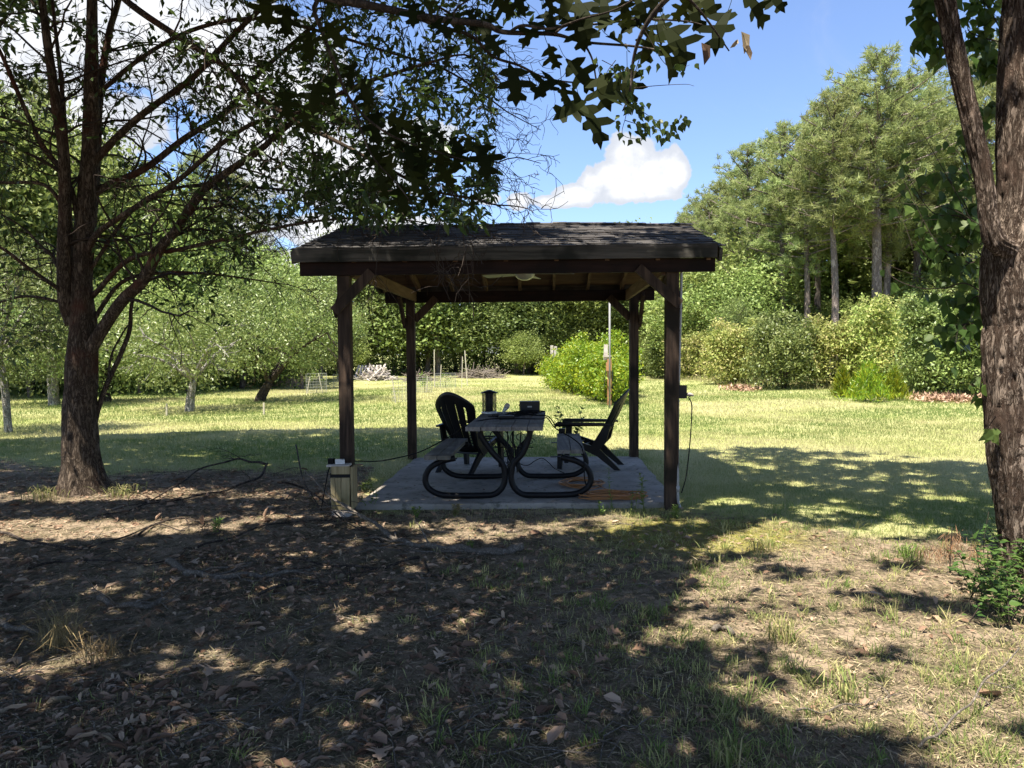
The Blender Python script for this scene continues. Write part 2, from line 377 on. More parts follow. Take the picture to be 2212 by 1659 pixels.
# ------------------------------------------------------------------ the ground
def poly_in(px, py, P):
    P = np.asarray(P); r = np.zeros(np.shape(px), bool); j = len(P)-1
    for i in range(len(P)):
        xi, yi = P[i]; xj, yj = P[j]
        r ^= ((yi > py) != (yj > py)) & (px < (xj-xi)*(py-yi)/(yj-yi+1e-12)+xi); j = i
    return r
def dirtf(x, y):
    """1 on the bare, leaf strewn ground under the trees, 0 on the lawn"""
    x = np.asarray(x, float); y = np.asarray(y, float)
    edge = np.interp(x, [-14,-8,-5,-1.8,-1.4,1.6,2.2,3.2,4.5,7], [11.5,10.6,9.4,9.6,7.1,7.1,6.6,5.9,5.3,4.6])
    e = edge+(fbm(x*.8, y*.8)-.5)*1.6
    return np.clip((e-y)/1.6+.5, 0, 1)
def build_ground():
    def ax(lo, hi, fine, n0, n1):
        a = np.arange(-fine, fine+1e-6, .14)
        return np.concatenate([-fine-np.geomspace(.2, -lo-fine, n0)[::-1], a, fine+np.geomspace(.2, hi-fine, n1)])
    xs = ax(-400, 400, 9, 60, 60)
    ys = np.concatenate([-3-np.geomspace(.2, 60, 20)[::-1], np.arange(-3, 14, .14), 14+np.geomspace(.1, 700, 110)])
    X, Y = np.meshgrid(xs, ys); Z = gh(X, Y); nx = len(xs)
    i = (np.arange(len(ys)-1)[:, None]*nx+np.arange(nx-1)[None]); F = np.stack([i, i+1, i+nx+1, i+nx], -1).reshape(-1, 4)
    o = MB().add(np.stack([X, Y, Z], -1), F).build('ground', M['ground'], smooth=True)
    a = o.data.attributes.new('dirt', 'FLOAT', 'POINT'); a.data.foreach_set('value', dirtf(X, Y).ravel().astype(np.float32))
    tag(o, kind='structure')
build_ground()
def polar(n, d0, d1, half=.80, g=rng, p=0.0):
    """random ground positions, denser near the viewer; p=0 gives density 1/d^2"""
    u = g.random(n)
    d = d0*(d1/d0)**u if p == 0 else (d0**p+u*(d1**p-d0**p))**(1/p)
    a = (g.random(n)*2-1)*half
    return np.sin(a)*d, np.cos(a)*d, d
def onslab(x, y): u = x-.05*(y-7); return (u > -1.52) & (u < 1.60) & (y > 6.96) & (y < 10.2)
def blades(mb, x, y, h, w, g=rng, lean=.45, rnd=None, two=False):
    n = len(x); a = g.random(n)*2*PI; z = gh(x, y)-.004; P = np.stack([x, y, z], -1)
    le = g.random(n)*lean; b = g.random(n)*2*PI
    tip = P+np.stack([np.cos(b)*le*h, np.sin(b)*le*h, h*np.sqrt(np.clip(1-le**2*.5, .1, 1))], -1)
    s = np.stack([np.cos(a), np.sin(a), 0*a], -1)*(w/2)[:, None]
    r = g.random(n) if rnd is None else rnd
    if not two:
        V = np.stack([P-s, P+s, tip], 1); mb.add(V.reshape(-1, 3), np.arange(n*3).reshape(-1, 3), r)
    else:
        mid = P*.45+tip*.55; mid[:, 2] += h*.12
        V = np.stack([P-s*.7, P+s*.7, mid+s, mid-s, tip], 1); i = np.arange(n)[:, None]*5
        mb.add(V.reshape(-1, 3), i+np.array([[0,1,2,3]]), r)
        mb.F.setdefault(3, []).append(i+np.array([[3,2,4]])+mb.n-n*5); mb.rn.setdefault(3, []).append(np.broadcast_to(r, (n,)))
# lawn
g_ = np.random.default_rng(11)
x, y, d = polar(640000, 4.6, 48, .80, g_)
keep = (g_.random(len(x)) > dirtf(x, y)**.6*1.05) & ~onslab(x, y)
x, y, d = x[keep], y[keep], d[keep]
sc = np.clip(d/10, .7, 2.4); pn = fbm(x*.35, y*.35)
r = np.clip((pn-.5)*3.4+.38+(fbm(x*1.3+3, y*1.3)-.5)*1.1+g_.normal(size=len(x))*.2+(d > 12)*.06, 0, 1)
blades(mb := MB(), x, y, (.03+.035*g_.random(len(x)))*(1+.35*(sc-1)), (.0065*sc), g_, 1.0, r)
tag(mb.build('lawn_grass', M['grass']), 'mown lawn grass, yellow green in the sun and darker in the tree shade', 'grass', kind='stuff')
# sparse grass and tufts on the bare ground
mb = MB()
x, y, d = polar(260000, 1.6, 11, .85, g_, p=.6)
dens = np.clip((fbm(x*1.5+9, y*1.5)-.50)*4, 0, 1)*.6+.03
side = np.clip((x-.10*y+1.3)/2.2, 0, 1)
k = (g_.random(len(x)) < dens*(.08+.92*side)) & ~onslab(x, y) & (dirtf(x, y) > .25)
x, y = x[k], y[k]; side = side[k]
blades(mb, x, y, .02+.05*g_.random(len(x)), np.full(len(x), .0032), g_, 1.3, np.clip(g_.random(len(x))*.7+.3-.3*(fbm(x*2, y*2) < .45), 0, 1), True)
nt = 2300; tx, ty, _ = polar(nt, 1.8, 7.5, .85, g_, p=.8)
ok = (tx > .16*ty-.5+g_.normal(size=nt)*.6) & ~onslab(tx, ty); tx, ty = tx[ok], ty[ok]
nb = 20; bx = (tx[:, None]+g_.normal(size=(len(tx), nb))*.022).ravel(); by = (ty[:, None]+g_.normal(size=(len(tx), nb))*.022).ravel()
hh = (np.repeat(.03+.08*g_.random(len(tx))**3, nb))*(.5+.7*g_.random(len(bx)))
rr = np.clip(np.repeat(g_.random(len(tx))*.8, nb)+g_.normal(size=len(bx))*.15, 0, 1)
blades(mb, bx, by, hh, .003+.0025*g_.random(len(bx)), g_, 1.3, rr, True)
tag(mb.build('sparse_grass', M['tuft']), 'thin grass and straw tufts on the bare ground', 'grass', kind='stuff')
# leaf litter
def litter():
    mb = MB(); x, y, d = polar(80000, 1.5, 13, .88, g_, p=.75)
    w = np.clip((-.1-.12*y/3-x)/2.6+.38, .09, 1)*(.25+1.2*np.clip((fbm(x*1.1+70, y*1.1)-.35)*3, 0, 1))
    k = (g_.random(len(x)) < w) & (dirtf(x, y) > .35+.5*g_.random(len(x))) & ~onslab(x, y); x, y = x[k], y[k]; n = len(x)
    L = .016+.045*g_.random(n)**2; L[::14] *= 1.9; L[::90] *= 1.3
    P = np.stack([x, y, gh(x, y)+.004+.012*g_.random(n)], -1)
    D = rdir(n, g_); D[:, 2] *= .22; Nn = rdir(n, g_)*.38+np.array([0, 0, 1])
    leaves(mb, P, D, Nn, L, L*(.35+.35*g_.random(n)), T_LIT, np.clip(g_.beta(1.6, 2.1, n), 0, 1), FOLD, curl=1.3)
    n = 36; x, y, d = polar(400, 1.8, 6.5, .7, g_, p=.8); k = (x < .3*y-.3) & ~onslab(x, y) & (dirtf(x, y) > .5); x, y = x[k][:n], y[k][:n]; n = len(x)
    P = np.stack([x, y, gh(x, y)+.02], -1); D = rdir(n, g_); D[:, 2] *= .15; L = .06+.035*g_.random(n)
    leaves(mb, P, D, rdir(n, g_)*.3+np.array([0, 0, 1]), L, L*.85, T_OAK*np.array([1, 1, 1.6]), np.clip(.25+.6*g_.random(n), 0, 1))
    # a few on the slab
    n = 150; u = g_.random(n)*3.05-1.5; yy = 7+g_.random(n)**1.5*3.1; P = np.stack([u+.05*(yy-7), yy, np.full(n, .073)], -1)
    D = rdir(n, g_); D[:, 2] *= .1; L = .015+.03*g_.random(n)
    leaves(mb, P, D, np.tile([0, 0, 1.], (n, 1)), L, L*.5, T_LIT, g_.random(n), FOLD)
    tag(mb.build('leaf_litter', M['litter']), 'brown dead leaves strewn over the bare shaded ground', 'leaf litter', kind='stuff')
    mb = MB(); x, y, d = polar(230000, 1.5, 12, .88, g_, p=.7)
    k = (dirtf(x, y) > .3+.5*g_.random(len(x))) & ~onslab(x, y); x, y = x[k], y[k]; n = len(x)
    P = np.stack([x, y, gh(x, y)+.003+.008*g_.random(n)], -1); D = rdir(n, g_); D[:, 2] *= .15
    L = .02+.06*g_.random(n)
    leaves(mb, P, D, rdir(n, g_)*.5+np.array([0, 0, 1]), L, .0025+.003*g_.random(n), T_DIA, g_.random(n)**1.3)
    tag(mb.build('pine_straw', M['straw']), 'needles, bark chips and grass clippings over the bare ground', 'ground litter', kind='stuff')
litter()

# ------------------------------------------------------------------ slab and pavilion
def pv(u, y, z): return np.array([u+.05*(y-7), y, z])
def build_slab():
    mb = MB(); n = 40; us = np.linspace(-1.5, 1.57, n); j = (fbm(us*4, us*0+3)-.5)*.05; jr = (fbm(us*4, us*0+33)-.5)*.04
    top = [pv(u, 7.0+j[i], .065) for i, u in enumerate(us)]+[pv(1.57+jr[i], 7.0+3.15*i/(n-1), .065) for i in range(1, n)]
    top += [pv(u, 10.15, .065) for u in us[::-1][1:]]+[pv(-1.5+jr[::-1][i], 10.15-3.15*i/(n-1), .065) for i in range(1, n-1)]
    top = np.array(top); k = len(top); bot = top.copy(); bot[:, 2] = -.12; c = top.mean(0)
    rim = top.copy(); rim[:, :2] = c[:2]+(top[:, :2]-c[:2])*.994; top[:, 2] -= .012
    V = np.vstack([rim, top, bot]); i = np.arange(k); q = (i+1) % k
    mb.add(V, np.vstack([np.stack([i+k, q+k, q, i], -1), np.stack([i+2*k, q+2*k, q+k, i+k], -1)]))
    mb.F.setdefault(k, []).append(np.arange(k)[None]); mb.rn.setdefault(k, []).append(np.array([.5]))
    tag(mb.build('concrete_slab', M['concrete']), kind='structure')
build_slab()
pav = empty('pavilion', (0, 8.5, .065), 'small open wooden pavilion with dark shingle roof over the concrete slab', 'pavilion')
def pbar(name, m, a, b, w, h, root=pav, label=None, up=(0, 0, 1)): return part(MB().bar(a, b, w, h, up), name, m, root, label=label)
PU = [(-1.555, 6.95), (1.50, 6.95), (-1.53, 10.12), (1.51, 10.12)]
for u, y in PU:
    mbp = MB(); a = pv(u, y, -.05); b = pv(u, y, 2.34+(.02 if u > 0 else 0)); mbp.bar(a, b, .115, .115, (0, 1, 0))
    part(mbp, 'post', M['post'], pav)
pbar('beam', M['beam'], pv(-1.94, 6.875, 2.283), pv(1.885, 6.875, 2.298), .038, .125)
pbar('beam', M['beam'], pv(-1.89, 10.20, 2.265), pv(1.80, 10.20, 2.28), .038, .15)
for u in (-1.47, 1.42): pbar('side_beam', M['rafter'], pv(u, 6.93, 2.275), pv(u, 10.15, 2.275), .038, .13)
pbar('brace', M['post'], pv(-1.62, 6.83, 1.89), pv(-1.27, 6.83, 2.25), .04, .09, up=(0, 0, 1))
pbar('brace', M['post'], pv(1.555, 6.83, 1.93), pv(1.17, 6.83, 2.27), .04, .09)
pbar('brace', M['post'], pv(-1.48, 10.12, 1.95), pv(-1.18, 10.12, 2.25), .045, .10)
pbar('brace', M['post'], pv(1.46, 10.12, 1.96), pv(1.17, 10.12, 2.25), .045, .10)
for u, y, s in ((-1.64, 6.95, 1), (1.58, 6.95, 1), (-1.61, 10.12, -1), (1.59, 10.12, -1)):
    pbar('brace', M['post'], pv(u, y, 1.87), pv(u, y+s*.38, 2.26), .04, .09)
RZ = 2.955; EZ = 2.455; YF, YR, YB = 6.80, 8.55, 10.30
def roofz(y): return RZ-(RZ-EZ)*abs(y-YR)/(YR-YF)
for i, u in enumerate(np.linspace(-1.9, 1.82, 9)):
    for y0, y1 in ((YF+.02, YR), (YB-.02, YR)):
        pbar('rafter', M['rafter'], pv(u, y0, roofz(y0)-.075), pv(u, y1-.02*np.sign(y1-y0), roofz(y1)-.075), .038, .10)
for y0 in (YF, YB):
    mbp = MB(); L = [pv(-1.99, y0, 0), pv(1.90, y0, 0), pv(1.99-.0, YR, 0), pv(-1.99, YR, 0)]
    zz = [EZ-.018, EZ-.018+.01, RZ-.018, RZ-.018]
    T = np.array([[p[0], p[1], z] for p, z in zip(L, zz)]); B = T-np.array([0, 0, .014])
    mbp.add(np.vstack([T, B]), [[0,1,2,3],[7,6,5,4],[0,4,5,1],[1,5,6,2],[2,6,7,3],[3,7,4,0]]); part(mbp, 'roof_deck', M['deck'], pav)
pbar('fascia', M['fascia'], pv(-1.98, 6.785, 2.400), pv(1.885, 6.785, 2.418), .03, .128)
pbar('fascia', M['fascia'], pv(-1.98, 10.315, 2.400), pv(1.885, 10.315, 2.418), .03, .128)
for u in (-1.985, 1.925):
    for y0 in (YF, YB):
        pbar('barge_board', M['fascia'], pv(u, y0, roofz(y0)-.075), pv(u, YR, RZ-.075), .028, .115)
def shingles():
    g = np.random.default_rng(5); mb = MB(); rows = 13
    for s, y0 in ((0, YF-.03), (1, YB+.03)):
        for r in range(rows):
            f0 = r/rows; f1 = (r+1.25)/rows; ya = y0+(YR-y0)*f0; yb = y0+(YR-y0)*min(f1, 1.0)
            u = -1.99+(-.1 if r % 2 else -.2)*g.random()
            sag = .012*math.sin(r*.9)
            while u < 2.0:
                w = .13+.09*g.random(); a, b = max(u, -1.995+.01*math.sin(r)), min(u+w-.006, 1.945+.015*math.cos(r*1.7))
                if b-a > .02:
                    def zz(yy, uu): return RZ-(RZ-EZ)*abs(yy-YR)/(YR-YF)+.03*np.clip((uu-1.2)/.8, 0, 1)*abs(yy-YR)/(YR-YF)*.5+.012*math.sin(uu*1.7+1)
                    li = .006+.008*g.random(); yj = ya+np.sign(ya-YR)*(.008*g.random())
                    T = [pv(a, yj, zz(yj, a)+li+.006), pv(b, yj, zz(yj, b)+li+.006), pv(b, yb, zz(yb, b)+.004), pv(a, yb, zz(yb, a)+.004)]
                    B = [p-np.array([0, 0, .009]) for p in T]
                    mb.add(np.vstack([T, B]), [[0,1,2,3],[7,6,5,4],[0,4,5,1],[1,5,6,2],[2,6,7,3],[3,7,4,0]], g.random())
                u += w
    part(mb, 'shingles', M['shingle'], pav)
    mb = MB(); u = -2.0
    while u < 1.99:
        b = min(u+.16, 1.99); l = .01*g.random()
        for s in (-1, 1):
            z0 = RZ+.018+l+.012*math.sin(u*1.7+1)
            T = [pv(u, YR, z0), pv(b, YR, z0), pv(b, YR+s*.13, z0-.035), pv(u, YR+s*.13, z0-.035)]; B = [p-np.array([0, 0, .008]) for p in T]
            mb.add(np.vstack([T, B]), [[0,1,2,3],[7,6,5,4],[0,4,5,1],[1,5,6,2],[2,6,7,3],[3,7,4,0]], g.random())
        u += .15
    part(mb, 'ridge_cap', M['shingle'], pav)
shingles()
# ceiling fan below the ridge
fan = empty('ceiling_fan', pv(.08, 8.5, 2.36), 'grey ceiling fan with round glass lamp bowl hanging below the ridge', 'ceiling fan')
c = np.array(fan.location)
part(MB().tube([c+[0, 0, .12], c+[0, 0, .56]], .013, 10), 'rod', M['blackmt'], fan)
part(MB().lathe([(0,.16),(.07,.155),(.085,.12),(.085,.07),(.05,.05),(0,.05)], c, 24), 'motor', M['blackmt'], fan, True)
part(MB().lathe([(0,-.035),(.04,-.032),(.08,-.016),(.108,.012),(.118,.045),(.112,.045),(.09,.0)], c, 28), 'lamp_bowl', M['glass'], fan, True)
for k in range(5):
    a = R(3+72*k); dx = np.array([math.cos(a), math.sin(a), 0]); dy = np.array([-dx[1], dx[0], .16])
    mbp = MB(); pts = [(.10,.03),(.2,.055),(.54,.065),(.56,.05),(.56,-.05),(.54,-.065),(.2,-.055),(.10,-.03)]
    T = np.array([c+dx*p+dy*q+[0, 0, .045] for p, q in pts]); n = len(pts); B = T-[0, 0, .007]
    mbp.add(np.vstack([T, B]), np.stack([np.arange(n), (np.arange(n)+1) % n, (np.arange(n)+1) % n+n, np.arange(n)+n], -1))
    mbp.F.setdefault(n, []).append(np.array([np.arange(n), np.arange(n)[::-1]+n])); mbp.rn.setdefault(n, []).append(np.array([.5, .5]))
    part(mbp, 'blade', M['fanblade'], fan)

# ------------------------------------------------------------------ picnic table
tb = empty('picnic_table', pv(-.06, 7.9, .065), 'weathered grey picnic table on curved black steel tube frame', 'picnic table')
def planks(name, u0, u1, y0, y1, z, th, n, sk=.06):
    mb = MB(); w = (u1-u0)/n
    for i in range(n):
        a = u0+w*i+w/2; f = lambda yy: a+sk*(yy-7.9)
        j = .01*math.sin(i*2.3)
        p, q = np.array([f(y0+j), y0+j, z]), np.array([f(y1-j), y1-j, z])
        mb.bar(p, q, w-.006, th)
    return mb
part(planks('', -.437+.045, .300+.045, 6.97, 8.76, .782, .04, 5), 'tabletop', M['table'], tb)
tbo = tb.children[0]
part(planks('', -.855+.04, -.60+.04, 7.13, 8.62, .487, .04, 2), 'bench_seat', M['table'], tb)
part(planks('', .455+.02, .735+.02, 7.42, 8.92, .50, .04, 2), 'bench_seat', M['table'], tb)
for fy, zo in ((7.25, 0), (8.38, 0)):
    cx = -.045+.06*(fy-7.25)
    for s in (-1, 1):
        ht = .266 if s < 0 else .216
        P = [(ht, .765), (ht-.005, .68), (.15, .52), (.06, .42), (.034, .33), (.034, .24), (.07, .16), (.14, .108), (.24, .098), (.55, .098), (.69, .115), (.79, .18), (.815, .27), (.77, .37), (.66, .435), (.52, .47)]
        P = np.array([[cx+s*a, fy, b] for a, b in P])
        part(MB().tube(smoothline(P, 6), .030, 14), 'frame_tube', M['blackmt'], tb, True)
    part(MB().bar((cx-.33, fy, .755), (cx+.33, fy, .755), .04, .012), 'cross_bracket', M['blackmt'], tb)
    part(MB().bar((cx-.82, fy, .464), (cx-.50, fy, .464), .04, .008), 'seat_bracket', M['blackmt'], tb)
    part(MB().bar((cx+.42, fy, .476), (cx+.74, fy, .476), .04, .008), 'seat_bracket', M['blackmt'], tb)
def spiral(cx, cy, cz, r, turns, a0, s=1, n=40):
    t = np.linspace(0, 1, n); rr = r*(1-t*.85); a = a0+s*turns*2*PI*t
    return np.stack([cx+rr*np.cos(a), np.full(n, cy), cz+rr*np.sin(a)], -1)
mb = MB()
for fy in (7.8,):
    cx = -.02
    a = np.linspace(0, 2*PI, 40); mb.tube(np.stack([cx+.10+.10*np.cos(a), a*0+fy, .60+.10*np.sin(a)], -1), .005, 6)
    a = np.linspace(0, 2*PI, 40); mb.tube(np.stack([cx-.12+.10*np.cos(a), a*0+fy, .60+.10*np.sin(a)], -1), .005, 6)
    for q in [(.10,.60,.06,1,0,1),(.16,.70,.035,1.2,2,-1),(.02,.72,.03,1.2,0,1),(-.12,.60,.06,1,1,1),(-.2,.50,.05,1.3,0,1),(-.05,.42,.04,1.3,0,1),(.06,.42,.04,1.3,3,-1),(-.05,.33,.035,1.3,1,-1),(-.2,.72,.03,1.2,0,1),(.22,.56,.04,1.2,0,1)]:
        mb.tube(spiral(cx+q[0], fy, q[1], *q[2:]), .004, 5)
    for du in (-.03, .03): mb.bar((cx+du, fy, .22), (cx+du, fy, .75), .012, .012, (0, 1, 0))
    mb.bar((cx-.28, fy, .752), (cx+.30, fy, .752), .012, .012); mb.bar((cx-.26, fy, .50), (cx+.24, fy, .50), .008, .008)
part(mb, 'scroll_panel', M['blackmt'], tb, True)
for s in (-1, 1): part(MB().tube([(-.03+s*.05, 7.25, .60), (.03+s*.02, 7.8, .24), (.05+s*.05, 8.38, .60)], .008, 8), 'stay_rod', M['blackmt'], tb, True)

# ------------------------------------------------------------------ adirondack chairs
def chair():
    r = empty('adirondack_chair', (0, 0, 0), 'x', 'chair', 'black plastic adirondack chairs on the slab')
    K = 51; T = 16; Lb = .78; mb = MB(); V = []
    for ti in range(T+1):
        for si in range(K+1):
            s = si/K*2-1; t = ti/T; top = 1-.17*s*s-.05*abs(s)**4; tt = t*top
            hw = np.interp(tt, [0,.35,.7,.85,1], [.17,.215,.27,.265,.22])
            X = -.10-.40*tt+.10*math.sin(tt*PI)*-.35+.085*s*s; Z = .23+Lb*tt*.965
            V.append((X, s*hw, Z))
    F = []
    for ti in range(T):
        for si in range(K):
            if si in (9, 10, 19, 31, 40, 41) and 2 <= ti <= 12: continue
            a = ti*(K+1)+si; F.append((a, a+1, a+K+2, a+K+1))
    b = mb.add(V, F).build('backrest', M['blackpl'], r, True); md = b.modifiers.new('s', 'SOLIDIFY'); md.thickness = .014
    mb = MB()
    for i in range(7):
        xa = .31-.068*i; za = .375-.020*i-.0012*i*i; mb.bar((xa, -.235, za), (xa, .235, za), .060, .014, up=(math.sin(.3), 0, math.cos(.3)))
    mb.build('seat', M['blackpl'], r)
    for s in (-1, 1):
        y = s*.255
        def prism(P, w, yc):
            P = np.array(P); n = len(P); A = np.stack([P[:, 0], np.full(n, yc-w/2), P[:, 1]], -1); B = A+[0, w, 0]; i = np.arange(n)
            m = MB().add(np.vstack([A, B]), np.stack([i, (i+1) % n, (i+1) % n+n, i+n], -1))
            m.F.setdefault(n, []).append(np.array([i[::-1], i+n])); m.rn.setdefault(n, []).append(np.array([.5, .5])); return m
        prism([(.34,.37),(.33,.41),(.10,.345),(-.10,.28),(-.16,.26),(-.42,.0),(-.345,.0),(-.14,.16),(-.02,.215),(.12,.285),(.24,.32)], .035, y*.9).build('rail_leg', M['blackpl'], r)
        prism([(-.10,.30),(-.06,.16),(-.20,.0),(-.13,-.0),(-.02,.16),(-.0,.24)], .03, y*.98)
        prism([(.355,.0),(.30,.0),(.265,.30),(.25,.50),(.33,.50),(.345,.36)], .05, y).build('front_leg', M['blackpl'], r)
        prism([(-.12,.20),(-.25,.34),(-.30,.545),(-.23,.57),(-.17,.42),(-.06,.30)], .03, y*.95).build('arm_bracket', M['blackpl'], r)
        A = [(.38,.0),(.385,.03),(.36,.055),(.1,.055),(-.2,.035),(-.34,.02),(-.34,-.02),(-.2,-.035),(.1,-.045),(.36,-.045),(.38,-.03)]
        n = len(A); Tt = np.array([(p, y+s*.01+q*s*.85, .575-.012*(p < -.2)-.03*(p > .37)) for p, q in A]); Bb = Tt-[0, 0, .022]; i = np.arange(n)
        m = MB().add(np.vstack([Tt, Bb]), np.stack([i, (i+1) % n, (i+1) % n+n, i+n], -1)); m.F.setdefault(n, []).append(np.array([i, i[::-1]+n])); m.rn.setdefault(n, []).append(np.array([.5, .5]))
        m.build('armrest', M['blackpl'], r)
    return r
ch = chair(); ch.location = (-.52, 9.12, .065); ch.rotation_euler.z = R(62)
ch['label'] = 'black plastic adirondack chair with its slatted back to us, left of the table'
c2_ = copy_tree(ch); c2_.location = (.96, 9.27, .065); c2_.rotation_euler.z = R(166)
c2_['label'] = 'black plastic adirondack chair in side view, right of the table'

# ------------------------------------------------------------------ things on the table
TZ = .802
def on_table(name, px, py, Y, label, cat):
    p = at(px, py, Y); return empty(name, (p[0], Y, TZ), label, cat)
bz = on_table('bug_zapper', 1057, 889, 8.55, 'black caged cylindrical bug zapper lantern standing at the back of the table', 'bug zapper')
c = np.array(bz.location)
part(MB().lathe([(0,0),(.088,0),(.092,.008),(.092,.016),(.075,.022),(0,.022)], c, 24), 'base', M['white'], bz, True)
mb = MB()
for k in range(14): mb.lathe([(.079,.028+.0145*k),(.083,.028+.0145*k),(.083,.0335+.0145*k),(.079,.0335+.0145*k)], c, 24)
for k in range(12): a = k*PI/6; mb.tube([c+[.081*math.cos(a), .081*math.sin(a), .02], c+[.081*math.cos(a), .081*math.sin(a), .235]], .0025, 5)
part(mb, 'cage', M['blackpl'], bz)
part(MB().lathe([(.0,.02),(.036,.02),(.036,.232),(0,.232)], c, 16), 'lamp_tube', M['blackmt'], bz, True)
part(MB().lathe([(.086,.232),(.104,.232),(.098,.243),(.045,.262),(.02,.272),(0,.273)], c, 24), 'cap', M['blackpl'], bz, True)
rd = on_table('radio', 1144, 889, 8.66, 'small black box radio at the back right of the table', 'radio')
c = np.array(rd.location)
part(MB().box(c+[0, 0, .066], (.232, .12, .13), rz=.05), 'body', M['blackpl'], rd)
part(MB().box(c+[.0, -.064, .07], (.05, .006, .016), rz=.05), 'display', M['pipe'], rd)
part(MB().tube([c+[-.119, -.02, .085], c+[-.128, -.02, .085]], .012, 10), 'knob', M['blackpl'], rd, True)
fl = on_table('spray_bottle', 1092, 889, 8.40, 'tan capped bottle leaning on the cords between zapper and radio', 'bottle')
c = np.array(fl.location)
dv = npn(np.array([.52, .1, .78])); P0 = c+[-.035, 0, .012]
part(MB().tube([P0, P0+dv*.03, P0+dv*.06, P0+dv*.075], [.012, .018, .024, .026], 14), 'body', M['glass'], fl, True)
part(MB().tube([P0+dv*.075, P0+dv*.10, P0+dv*.122, P0+dv*.132], [.029, .031, .024, .008], 14), 'cap', M['tan'], fl, True)
tag(MB().box(pv(-.10, 7.75, TZ+.02), (.16, .06, .035), rz=.2).box(pv(-.10, 7.75, TZ+.04), (.13, .04, .006), rz=.2).build('power_strip', M['blackpl']), 'black power strip tangled in cords on the table', 'power strip')
def cord(name, pts, r, m, label, cat='cord', k=7, n=7):
    return tag(MB().tube(smoothline(pts, n), r, k).build(name, m, smooth=True), label, cat)
cord('extension_cord', [at(693, 1105, 6.75), at(703, 1050, 6.78), at(712, 1010, 6.8), at(728, 998, 6.95), at(766, 996, 7.06), at(811, 996.5, 7.1), at(849, 991, 7.2), at(907, 976, 7.2), at(970, 944, 7.3), at(1013, 916, 7.5),
     np.array([-.27, 7.62, TZ+.012]), np.array([-.06, 7.72, TZ+.014]), np.array([.15, 7.7, TZ+.01]), np.array([.30, 7.55, TZ+.02]), at(1182, 903, 7.4), at(1196, 921, 7.4), at(1210, 932, 7.4), at(1234, 945, 7.35), at(1256, 965, 7.3), at(1262, 1000, 7.22), at(1263, 1035, 7.2), at(1272, 1062, 7.35), at(1285, 1076, 7.35)],
     .006, M['rubber'], 'black cord looping from the wooden box across the table to the slab')
g_ = np.random.default_rng(21)
for i, (x0, y0) in enumerate([(-.12, 7.9), (0.05, 8.0), (.1, 8.2)]):
    t = np.linspace(0, 1, 26); a = t*2*PI*(2.5+i)
    P = np.stack([x0+.14*np.cos(a)*(1+.3*np.sin(3*a+i))+t*.1, y0+.16*np.sin(a)*(.8+.3*np.cos(2*a)), TZ+.008+.010*i+.012*np.abs(np.sin(a*1.3))+.015*t], -1)
    cord('cable', P, .0045, M['rubber'], ['black cable heaped nearest the front of the table', 'black cable heaped in the middle of the table', 'black cable heaped beside the radio'][i])
cord('cable', [pv(.0, 8.3, TZ+.01), pv(.2, 8.0, TZ+.02), pv(.32, 7.95, TZ+.016), at(1190, 905, 7.9), at(1197, 915, 7.9), at(1201, 923, 7.9)], .006, M['rubber'], 'black cable hanging over the right edge of the table')
cord('cable', [at(1098, 960, 7.9), at(1106, 985, 7.9), at(1122, 1001, 7.95), at(1140, 1005, 8.0), at(1158, 994, 8.1), at(1172, 990, 8.1), at(1187, 1001, 8.2), at(1200, 1013, 8.4), pv(.62, 8.45, .075), pv(.75, 8.2, .072)], .0045, M['rubber'], 'thin black cable drooping under the table onto the slab')
# right post: conduit, outlet box, plug
ob = empty('outlet_box', at(1472, 846, 6.93), 'grey outdoor outlet box on the right front post with a plug in it', 'outlet box')
c = np.array(ob.location)
part(MB().box(c, (.075, .06, .115)), 'box', M['blackmt'], ob)
part(MB().box(c+[.0, -.033, .0], (.085, .008, .125)), 'cover', M['blackmt'], ob)
part(MB().tube([c+[.04, -.01, -.025], c+[.07, -.012, -.025], c+[.095, -.012, -.03], c+[.11, -.012, -.038]], [.014, .017, .014, .008], 12), 'plug', M['tan'], ob, True)
tag(MB().tube(smoothline([at(1471, 575, 6.93), at(1472, 600, 6.93), at(1469, 720, 6.93), at(1467, 800, 6.93), at(1466, 832, 6.93)], 3), .0125, 12).tube(smoothline([at(1465, 862, 6.93), at(1464, 900, 6.92), at(1464, 1050, 6.9), at(1465, 1083, 6.9), at(1469, 1096, 6.9)], 4), .0135, 12)
    .tube([at(1464, 1050, 6.9), at(1464, 1062, 6.9)], .018, 12).build('conduit', M['pipe'], smooth=True), 'grey conduit pipe running down the right front post', 'conduit')
cord('extension_cord', [c+[.105, -.012, -.035], at(1488, 858, 6.9), at(1494, 872, 6.9), at(1494, 900, 6.9), at(1491, 950, 6.9), at(1486, 1000, 6.9), at(1481, 1035, 6.9), at(1472, 1065, 6.9)], .0055, M['rubber'], 'black cord hanging from the outlet box beside the right post')
